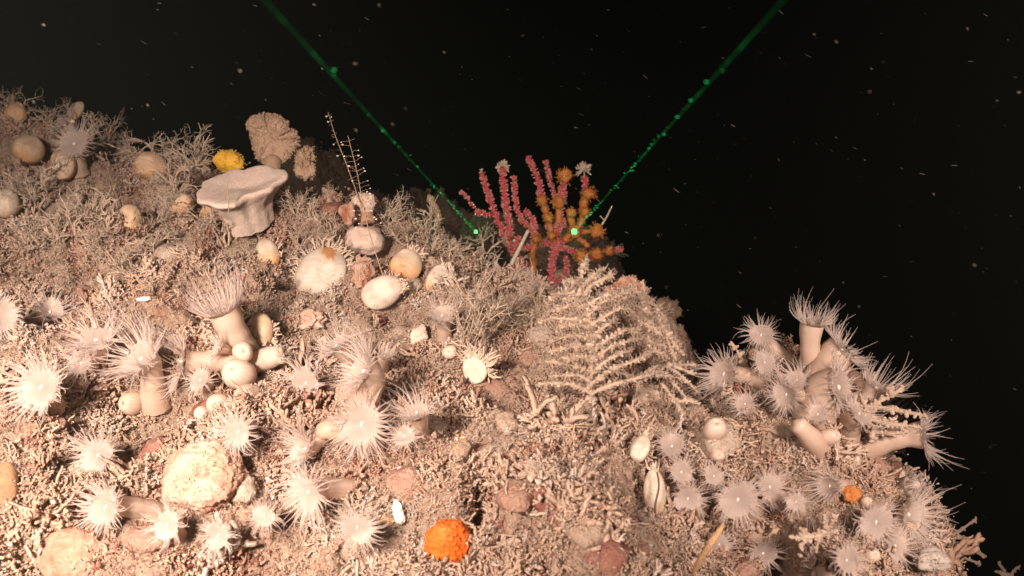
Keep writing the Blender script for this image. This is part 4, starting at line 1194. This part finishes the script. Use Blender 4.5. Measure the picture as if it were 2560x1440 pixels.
zf = hit(1478, 1000) - .030
stem = [(1476, 1005, .004), (1478, 940, -.004), (1480, 880, -.010), (1474, 810, -.014), (1462, 750, -.016), (1446, 705, -.018)]
def stem_at(v):
    s = np.array(stem); return np.interp(v, s[::-1, 1], s[::-1, 0]), np.interp(v, s[::-1, 1], s[::-1, 2])
L_ = [stem]
for v0, eu, ev in [(735, 1356, 740), (750, 1376, 742), (770, 1358, 778), (800, 1342, 802), (825, 1375, 818), (845, 1390, 842), (872, 1370, 872), (905, 1400, 880), (930, 1365, 900), (955, 1395, 925), (715, 1410, 712), (980, 1340, 960)]:
    u0, d0 = stem_at(v0)
    eu += rng.normal(0, 9); ev += rng.normal(0, 8)
    L_.append([(u0, v0, d0), ((u0 * 2 + eu) / 3, v0 + (ev - v0) * .3 - 9 + rng.normal(0, 4), d0 - .006), ((u0 + 3 * eu) / 4, v0 + (ev - v0) * .7 - 3 + rng.normal(0, 4), d0 - .010), (eu, ev + 6, d0 - .008 + rng.normal(0, .006))])
for v0, eu, ev in [(712, 1472, 668), (722, 1500, 676), (740, 1542, 690), (768, 1575, 722), (790, 1592, 730), (815, 1570, 775), (850, 1550, 800), (880, 1585, 830), (905, 1600, 850), (935, 1595, 872), (960, 1625, 880), (985, 1640, 930)]:
    u0, d0 = stem_at(v0)
    eu += rng.normal(0, 10); ev += rng.normal(0, 8)
    L_.append([(u0, v0, d0), ((u0 * 2 + eu) / 3, (v0 * 2 + ev) / 3 - 8 + rng.normal(0, 4), d0 - .006), ((u0 + 3 * eu) / 4, (v0 + 3 * ev) / 4 - 4 + rng.normal(0, 4), d0 - .004), (eu, ev + 4, d0 + .004 + rng.normal(0, .006))])
twig_plant('beaded_fan', (1476, 1005), L_, zf, 'large tan fan of beaded twigs on an upright stem', hairs=2600)

zf2 = zf + .02
L2 = [[(1690, 900, -.01), (1660, 830, 0), (1632, 770, .0), (1612, 735, 0), (1606, 702, 0)]]
for a, bq in [((1640, 790), (1560, 745)), ((1655, 815), (1585, 790)), ((1612, 735), (1575, 740)), ((1668, 845), (1600, 800)), ((1680, 870), (1590, 838)), ((1660, 830), (1640, 765)), ((1632, 772), (1590, 728)), ((1690, 900), (1625, 868)), ((1640, 790), (1650, 800)), ((1645, 800), (1704, 885))]:
    L2.append([(a[0], a[1], 0), ((a[0] + bq[0]) / 2 + 3, (a[1] + bq[1]) / 2 + 5, -.004), (bq[0], bq[1], -.008)])
twig_plant('beaded_fan', (1690, 900), L2, zf2, 'steep beaded frond crossing behind the large beaded fan', hairs=1400)
L3 = [[(1560, 960, .0), (1610, 935, -.004), (1660, 905, -.008), (1735, 935, -.01)]]
for a, bq in [((1600, 940), (1700, 945)), ((1630, 922), (1738, 912)), ((1610, 938), (1590, 985)), ((1640, 915), (1720, 1000)), ((1660, 905), (1745, 980)), ((1590, 945), (1520, 930)), ((1650, 910), (1690, 870))]:
    L3.append([(a[0], a[1], -.004), ((a[0] + bq[0]) / 2 - 3, (a[1] + bq[1]) / 2 - 6, -.008), (bq[0], bq[1], -.010)])
twig_plant('beaded_twig', (1560, 960), L3, hit(1600, 965) - .012, 'low beaded twigs reaching from the fan foot toward the smoky anemone', hairs=400)
twig_plant('beaded_twig', (1680, 1060), [[(1730, 1075, .0), (1705, 1030, -.008), (1680, 990, -.012), (1655, 960, -.012)], [(1690, 1005, -.01), (1720, 1000, -.012), (1748, 1010, -.012)]], hit(1700, 1060), 'thin stiff twig slanting up across the gully')
zb = hit(2150, 1090) - .012
twig_plant('beaded_twig', (2150, 1100), [
  [(2190, 1100, .0), (2160, 1040, -.008), (2190, 1005, -.012), (2230, 990, -.012), (2258, 966, -.012)],
  [(2175, 1015, -.01), (2240, 1025, -.014), (2315, 1040, -.016)], [(2170, 1030, -.01), (2150, 985, -.012)], [(2230, 990, -.012), (2222, 968, -.014)],
  [(2165, 1045, -.008), (2220, 1060, -.014), (2300, 1068, -.014)], [(2180, 1080, -.004), (2230, 1085, -.01), (2270, 1078, -.012)], [(2165, 1050, -.008), (2190, 1070, -.01), (2240, 1045, -.012)]], zb, 'beaded branching twig in front of the outward reaching anemone', rpx=6.5)
twig_plant('beaded_twig', (1865, 920), [[(1868, 925, .004), (1852, 895, -.004), (1842, 875, -.006), (1828, 858, -.008)]], hit(1868, 925) - .01, 'short beaded stub beside the smoky anemone', rpx=6.5)
twig_plant('beaded_twig', (2300, 1400), [[(2290, 1410, .0), (2330, 1375, .0), (2380, 1340, .0), (2440, 1298, .0)], [(2350, 1360, 0), (2420, 1375, 0), (2465, 1390, 0)], [(2340, 1370, 0), (2400, 1390, 0), (2450, 1410, 0)], [(2375, 1342, 0), (2415, 1345, 0)]], .74, 'dim beaded twig trailing into darkness below the boulder', rpx=5)
twig_plant('beaded_twig', (2500, 1440), [[(2590, 1900, .05), (2550, 1650, .02), (2520, 1460, .0), (2512, 1430, 0), (2495, 1405, .0)], [(2520, 1450, 0), (2535, 1425, 0), (2550, 1415, 0)], [(2515, 1440, 0), (2490, 1428, 0)]], .85, 'dim spiny growth at the lower picture corner', rpx=4.5)
twig_plant('beaded_twig', (1500, 1020), [[(1490, 1060, .004), (1560, 1030, -.006), (1620, 1010, -.01), (1690, 1050, -.01)], [(1540, 1035, -.006), (1500, 985, -.01)], [(1580, 1022, -.008), (1600, 970, -.01)], [(1600, 1015, -.008), (1660, 1000, -.012)]], hit(1540, 1050) - .006, 'web of pale twigs at the foot of the large beaded fan', rpx=4)
tw = twig_plant('cactus_sprig', (2000, 1370), [[(2090, 1330, .0), (2040, 1340, -.008), (1995, 1345, -.012), (1975, 1342, -.014)], [(2030, 1340, -.008), (2000, 1365, -.012)], [(2050, 1338, -.006), (2040, 1375, -.012)], [(2070, 1332, -.004), (2060, 1290, -.01)], [(2060, 1335, -.004), (2090, 1290, -.01)], [(2020, 1342, -.008), (2000, 1320, -.012)]], hit(2050, 1335) - .006, 'chunky tan sprig overhanging the black hollow', rpx=7)

# ------------------------------------------------------------------ feather hydroids
def feather(name, pts, z, label, nb=26, bl=34, side=1.0, tips=True):
    q = polyl(pts, z); px = z / FPX
    root = empty(name, q[0], label, 'hydroid')
    b = MB(); b.tubes(q, np.linspace(1.6, .8, len(q)) * px, 5, a=.2)
    b.build('stem', M['feather'], root, origin=q[0])
    L = len(q); br, tp = MB(), MB()
    d = norm(np.gradient(q, axis=0))
    for k in range(nb):
        i = int(L * (.35 + .62 * k / nb))
        for sg in (-1, 1):
            if rng.random() < .18: continue
            o = norm(np.cross(d[i], FWD) * sg + d[i] * .35 + rng.normal(0, .28, 3) - FWD * .2)
            l = px * bl * rng.uniform(.6, 1.05) * (1 - .35 * k / nb)
            e = q[i] + o * l + np.array([0, 0, -.0006])
            br.tubes(np.array([q[i], q[i] + o * l * .5, e]), [[px * .45, px * .4, px * .35]], 3, a=.4)
            if tips and rng.random() < .55:
                s = sphere(6, 5) * np.array([3.2, 2.0, 2.0]) * px * rng.uniform(.6, 1.2)
                tp.grid(s + e, True, a=rng.uniform(.3, 1))
    o = br.build('pinnules', M['feather'], root, origin=q[0]); o['kind'] = 'stuff'
    if tips:
        o = tp.build('polyps', M['hydranth'], root, origin=q[0]); o['kind'] = 'stuff'
zz = hit(960, 690) - .03
feather('feather_hydroid', [(958, 690, .0), (938, 630, .0), (920, 570, .002), (905, 500, .006), (893, 430, .010), (870, 340, .014)], zz, 'delicate upright feather hydroid with white beads against black water')
feather('feather_hydroid', [(905, 520, .02), (870, 420, .04), (838, 340, .04), (820, 280, .04)], zz + .06, 'second thinner feather hydroid leaning behind the beaded one', nb=14, bl=14)
feather('feather_hydroid', [(300, 520, .0), (285, 470, .0), (270, 425, .0)], hit(300, 520) - .01, 'tiny yellowish feather hydroid in the shade of the branching thicket', nb=10, bl=22, tips=False)
feather('feather_hydroid', [(572, 530, .0), (571, 490, .0), (567, 455, .0)], hit(612, 520) - .075, 'thin feather hydroid in front of the vase shaped sponge', nb=10, bl=16, tips=False)

# ------------------------------------------------------------------ red coral and its orange guests
ZC = .90
CORAL = [
 ([(1375, 730), (1330, 690), (1290, 640), (1265, 602), (1252, 570), (1240, 540), (1225, 500), (1217, 470), (1204, 430)], 12, 9),
 ([(1228, 538), (1208, 534), (1188, 529)], 8, 8),
 ([(1290, 640), (1272, 605), (1275, 575), (1267, 525), (1260, 470), (1255, 420)], 12, 10),
 ([(1337, 590), (1325, 567), (1307, 555), (1292, 525), (1287, 490), (1284, 440)], 9, 7),
 ([(1332, 690), (1330, 640), (1336, 600), (1337, 565), (1327, 540), (1310, 528)], 11, 9),
 ([(1378, 730), (1380, 662), (1385, 607), (1375, 567), (1362, 520), (1352, 485), (1347, 455), (1335, 422), (1319, 392)], 11, 9),
 ([(1398, 520), (1385, 485), (1380, 467), (1370, 432), (1364, 402)], 5, 5),
 ([(1412, 570), (1400, 537), (1405, 512), (1412, 478)], 7, 6),
 ([(1385, 610), (1350, 605), (1330, 620), (1300, 617)], 10, 8),
 ([(1385, 607), (1410, 600), (1437, 582), (1452, 557), (1460, 520), (1465, 480), (1462, 440)], 11, 11),
 ([(1390, 615), (1430, 627), (1450, 640), (1490, 635), (1525, 627), (1558, 623)], 8, 7),
 ([(1380, 710), (1410, 690), (1420, 668), (1412, 640)], 8, 6),
 ([(1300, 690), (1285, 650), (1296, 590)], 11, 8),
 ([(1390, 640), (1396, 560), (1400, 500), (1412, 440)], 9, 8),
 ([(1185, 520), (1165, 490), (1150, 478)], 3, 3),
]
def red_coral():
    P = at(1380, 735, ZC)
    root = empty('red_coral', P, 'branching pinkish red coral with knobbly fingers beyond the reef edge', 'coral')
    rg = np.random.default_rng(5)
    px = ZC / FPX
    for ln, r0, r1 in CORAL:
        off = rg.uniform(-.012, .012)
        q = polyl([(a, c, off * k / len(ln)) for k, (a, c) in enumerate(ln)], ZC)
        n = len(q)
        rad = np.linspace(r0, r1, n) * px * (1 + .10 * rg.normal(size=n)) * .62
        b = MB(); b.tubes(q, rad, 10, a=.5)
        br = b.build('branch', M['coral'], root, origin=P)
        # polyps
        s = np.concatenate([[0], np.cumsum(np.linalg.norm(np.diff(q, axis=0), axis=1))])
        m = int(s[-1] / px * 1.5)
        t = rg.uniform(0, s[-1], m)
        c = np.stack([np.interp(t, s, q[:, k]) for k in range(3)], -1); rr = np.interp(t, s, rad)
        dd = norm(np.gradient(q, axis=0)); d = np.stack([np.interp(t, s, dd[:, k]) for k in range(3)], -1)
        o = rg.normal(size=(m, 3)); o = norm(o - d * (o * d).sum(-1, keepdims=True))
        l = px * rg.uniform(2.5, 6, m)[:, None]
        paths = np.stack([c + o * rr[:, None] * .8, c + o * (rr[:, None] + l * .5), c + o * (rr[:, None] + l) + d * l * .2], 1)
        b = MB(); b.tubes(paths, np.array([[1.7, 1.7, 1.1]]) * px * rg.uniform(.7, 1.2, m)[:, None], 4, a=rg.uniform(0, 1, m))
        k = b.build('polyps', M['coral_polyp'], br, origin=P); k['kind'] = 'stuff'
    # cream tufts on two tips
    for (u, v, r) in ((1257, 412, 19), (1460, 417, 22), (1204, 424, 7)):
        b = MB()
        c = at(u, v + r * .4, ZC)
        for k in range(90 if r > 10 else 14):
            d = norm(rg.normal(size=3) + UP * .8); e = norm(d + .6 * rg.normal(size=3)); L = px * r * rg.uniform(.7, 1.2)
            b.tubes(np.array([c, c + d * L * .6, c + d * L * .6 + e * L * .4]), [[px * 1.8, px * 1.8, px * 1.5]], 4, a=rg.uniform(.3, 1))
        k = b.build('tuft', M['tuft'], root, origin=P)
red_coral()

def zoanthids():
    P = at(1437, 600, ZC - .012)
    px = ZC / FPX
    root = empty('orange_zoanthid', P, 'orange knobbly polyps encrusting one side of the red coral', 'zoanthid')
    rg = np.random.default_rng(8)
    for ln, r0 in [([(1385, 607), (1375, 567), (1362, 520), (1354, 498)], 12), ([(1410, 602), (1437, 582), (1452, 557), (1462, 530), (1457, 510), (1470, 482)], 15), ([(1398, 560), (1396, 510), (1404, 475), (1412, 448)], 14),
                   ([(1437, 585), (1467, 578), (1490, 577)], 9), ([(1437, 590), (1458, 603), (1470, 616)], 10), ([(1440, 635), (1490, 634), (1525, 627)], 8), ([(1332, 690), (1331, 660), (1332, 628), (1342, 597)], 11), ([(1437, 585), (1428, 555), (1424, 530)], 12)]:
        q = polyl(ln, ZC - .004)
        b = MB(); b.tubes(q, px * r0 * .66 * (1 + .30 * vnoise(np.linspace(0, 7, len(q)) + r0, np.full(len(q), ln[0][0] * .1), 3) * 2), 10, a=.25)
        w_ = b.v[0]; b.v[0] = w_ + (.0016 * n3(w_, 330, 4))[:, None] * norm(w_ - q.mean(0))
        b.build('tissue', M['zoanthid'], root, origin=P)
    for (u, v, r, tn) in [(1355, 500, 15, .35), (1370, 544, 13, .3), (1412, 440, 21, .45), (1397, 505, 18, .35), (1472, 484, 19, .25), (1492, 578, 20, .25), (1452, 640, 17, .2), (1491, 636, 16, .25), (1522, 627, 11, .2), (1342, 598, 13, .3), (1437, 580, 18, .8), (1428, 532, 13, .6), (1462, 530, 14, .5), (1380, 590, 13, .4)]:
        c = at(u, v, ZC - .010)
        S_ = sphere(18, 12); f = 1 + .42 * n3(S_ + u, 1.7, 3) + .25 * n3(S_ + u, 4.5, 5)
        b = MB(); b.grid(c + px * r * .84 * S_ * f[..., None], True, a=tn)
        pl = b.build('polyp', M['zoanthid'], root, origin=P)
        b = MB()
        m = 44
        d = norm(rg.normal(size=(m, 3))); e = norm(d + .6 * rg.normal(size=(m, 3)))
        L = px * r * rg.uniform(.15, .42, m)[:, None]
        b.tubes(np.stack([c + d * px * r * .85, c + d * (px * r + L * .5), c + d * (px * r + L * .5) + e * L * .5], 1), np.array([[1.1, .9, .6]]) * px, 3, a=.5)
        k = b.build('tentacles', M['zoanthid'], pl, origin=P); k['kind'] = 'stuff'
zoanthids()
q = polyl([(1505, 562), (1518, 540), (1530, 515)], ZC - .01)
b = MB(); b.tubes(q, np.linspace(3, 2, len(q)) * ZC / FPX, 5, a=.5)
b.tubes(polyl([(1512, 552), (1504, 543), (1500, 540)], ZC - .01), 1.6 * ZC / FPX, 4, a=.5)
tag(b.build('pale_twig', M['tuft'], None, origin=q[0]), 'thin pale twig sticking up from the outermost orange polyp', 'twig')
q = polyl([(1278, 662), (1298, 622), (1320, 577)], .84)
b = MB(); b.tubes(q, np.linspace(5.5, 4.2, len(q)) * .84 / FPX, 8, a=.5)
tag(b.build('worm_tube', M['quill'], None, origin=q[0]), 'straight pale worm tube leaning in front of the red coral', 'tube')
q = polyl([(1090, 590, 0), (1096, 540, 0), (1080, 505, 0), (1072, 488, 0)], .93)
b = MB(); b.tubes(q, np.array([5, 8, 13, 12, 12, 10, 9, 12, 15, 12, 12, 13, 14, 12, 8, 8, 9, 12, 14, 15, 12, 10, 8, 6]) * .93 / FPX * .8, 9, a=.4)
tag(b.build('stick_sponge', M['fan'], None, origin=q[0]), 'dim peach stick sponge rising under the lower laser beam', 'sponge')
zs = hit(1750, 1420) - .02
q = polyl([(1728, 1446, .01), (1748, 1405, -.004), (1775, 1360, -.012), (1800, 1325, -.012), (1808, 1308, -.008)], zs)
b = MB(); b.tubes(q, np.concatenate([np.linspace(8, 10, 18), np.linspace(9, 4, len(q) - 18)]) * zs / FPX, 8, a=.5)
tag(b.build('bent_stalk', M['stalk'], None, origin=q[0]), 'bent tan stalk in front of the hollow looking anemone', 'stalk')

# wispy threads over the fleshy mound
def wisps(u, v, n, L, label, fan=(0, 1), z=None):
    z = (hit(u, v) - .006) if z is None else z
    P = at(u, v, z); px = z / FPX
    b = MB()
    for k in range(n):
        a = math.radians(rng.uniform(*fan)); d = camvec((math.cos(a), math.sin(a), rng.uniform(.1, .5)))
        l = L * px * rng.uniform(.5, 1.1); s = norm(np.cross(d, FWD)) * rng.normal(0, .15)
        b.tubes(np.array([P, P + d * l * .4 + s * l * .3, P + d * l * .75 + s * l, P + d * l + s * l * 1.6]), [[px * 1.6, px * 1.3, px * 1.1, px * .8]], 4, a=rng.uniform(.3, 1))
    o = b.build('wispy_hydroid', M['tuft'], None, origin=P)
    tag(o, label, 'hydroid')
wisps(1280, 1050, 46, 80, 'fan of wispy threads spread over the glassy pink mound', (150, 320))
wisps(1350, 1200, 30, 70, 'smoky grey spray of threads on brown turf below the glassy mound', (20, 200))
wisps(1390, 990, 26, 60, 'see-through spray with dotted tips left of the fan foot', (-40, 110))
wisps(1420, 1070, 24, 50, 'pale downy spray under the see-through dotted one', (0, 180))
wisps(1290, 1340, 24, 60, 'hair thin spray hanging beside the dark hole near the orange sponge', (180, 330))

# ------------------------------------------------------------------ lasers of the vehicle
VP = np.array([1313.0, 715.0])
def laser(far_px, label_b, label_d, zfar=.86):
    off = np.array(far_px) - VP
    def pt(z): 
        p = VP + off * zfar / z
        return at(p[0], p[1], z)
    A, B = pt(.08), pt(zfar)
    t = np.linspace(0, 1, 30)[:, None]
    path = A + (B - A) * t
    b = MB(); b.tubes(path, np.linspace(.00012, .0007, 30), 10, cap=False)
    o = b.build('laser_beam', M['beam'], None, origin=B)
    tag(o, label_b, 'laser beam')
    bb = MB()
    for k in range(150):
        f = rng.random() ** .35
        c = A + (B - A) * f + rng.normal(0, .0006, 3)
        s = sphere(5, 4) * np.array([1.6, .5, .5]) * .0006 * rng.uniform(.15, .6)
        bb.grid(c + s, True)
    k = bb.build('lit_specks', M['speck'], o, origin=B); k['kind'] = 'stuff'
    # the dot where it lands: emissive grain, halo spheres and an added lamp imitate its light
    s = sphere(14, 10); s = s * (1 + .35 * n3(s, 3, 1))[..., None]
    b = MB(); b.grid(B - FWD * .004 + s * (.0028 if far_px[0] > 1300 else .0019), True)
    d = b.build('laser_dot', M['dot'], None, origin=B)
    tag(d, label_d, 'laser dot')
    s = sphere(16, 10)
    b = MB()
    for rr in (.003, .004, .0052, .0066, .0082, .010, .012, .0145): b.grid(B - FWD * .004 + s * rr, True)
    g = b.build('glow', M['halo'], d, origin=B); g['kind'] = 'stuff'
    li = bpy.data.lights.new('laser_spill', 'POINT'); li.energy = .06; li.color = (.05, 1.0, .25); li.shadow_soft_size = .003
    lo = bpy.data.objects.new('laser_spill', li); COL.objects.link(lo); lo.location = B - FWD * .010
laser((1190, 580), 'green laser beam slanting down from the left', 'small green laser dot on a twig tip beside the red coral')
laser((1435, 580), 'green laser beam slanting down from the right', 'glowing green laser dot on the yellow joint of the coral')

# ------------------------------------------------------------------ marine snow
def snow(n=1900):
    b = MB()
    s = sphere(5, 4)
    for k in range(n):
        u = rng.uniform(-80, 2640); v = rng.uniform(-40, 1300)
        z = rng.uniform(.45, 1.5)
        lim = min(hit(u, v) if k % 3 == 0 else .9 + .3 * (u < 900), 1.6)
        P = at(u, v, z)
        if P[2] < .02 and sdist(P[0], P[1]) < .02: continue
        if v > 560 + .32 * max(0, u - 900) and u < 2300: continue
        L = rng.uniform(.0004, .0026) * (1 if rng.random() < .85 else 1.5); w = rng.uniform(.00010, .00026)
        if rng.random() < .45: L = w * rng.uniform(1, 2.2)
        if rng.random() < .03: w *= 1.6; z = rng.uniform(.25, .4); P = at(u, v, z); L = w * 2
        d = camvec((1, -.42 + rng.normal(0, .28), rng.normal(0, .5)))
        e = norm(np.cross(d, FWD)); f = np.cross(d, e)
        b.grid(P + s[..., 2:] * L * d + s[..., :1] * w * e + s[..., 1:2] * w * f, True, a=rng.uniform(.80, .985))
    o = b.build('marine_snow', M['snow'])
    tag(o, 'drifting pale specks in the dark water', 'marine snow', kind='stuff')
snow()

# ------------------------------------------------------------------ the water itself
def water_haze():
    b = MB()
    x0, x1, y0, y1, z0, z1 = -9.0, 9.0, -1.0, 15.0, -31.0, .8
    v = [(x0, y0, z0), (x1, y0, z0), (x1, y1, z0), (x0, y1, z0), (x0, y0, z1), (x1, y0, z1), (x1, y1, z1), (x0, y1, z1)]
    b.add(v, [(3, 2, 1, 0), (4, 5, 6, 7), (0, 1, 5, 4), (1, 2, 6, 5), (2, 3, 7, 6), (3, 0, 4, 7)])
    m, nt, out = new_mat('sea_water')
    p = nt.nodes.new('ShaderNodeVolumePrincipled')
    p.inputs['Color'].default_value = (.020, .024, .021, 1)
    p.inputs['Density'].default_value = HAZE
    p.inputs['Anisotropy'].default_value = .3
    nt.links.new(p.outputs[0], out.inputs['Volume'])
    o = b.build('haze', m, smooth=False)
    tag(o, 'slightly cloudy dark sea water around everything', 'haze', kind='stuff')
HAZE = .85
water_haze()
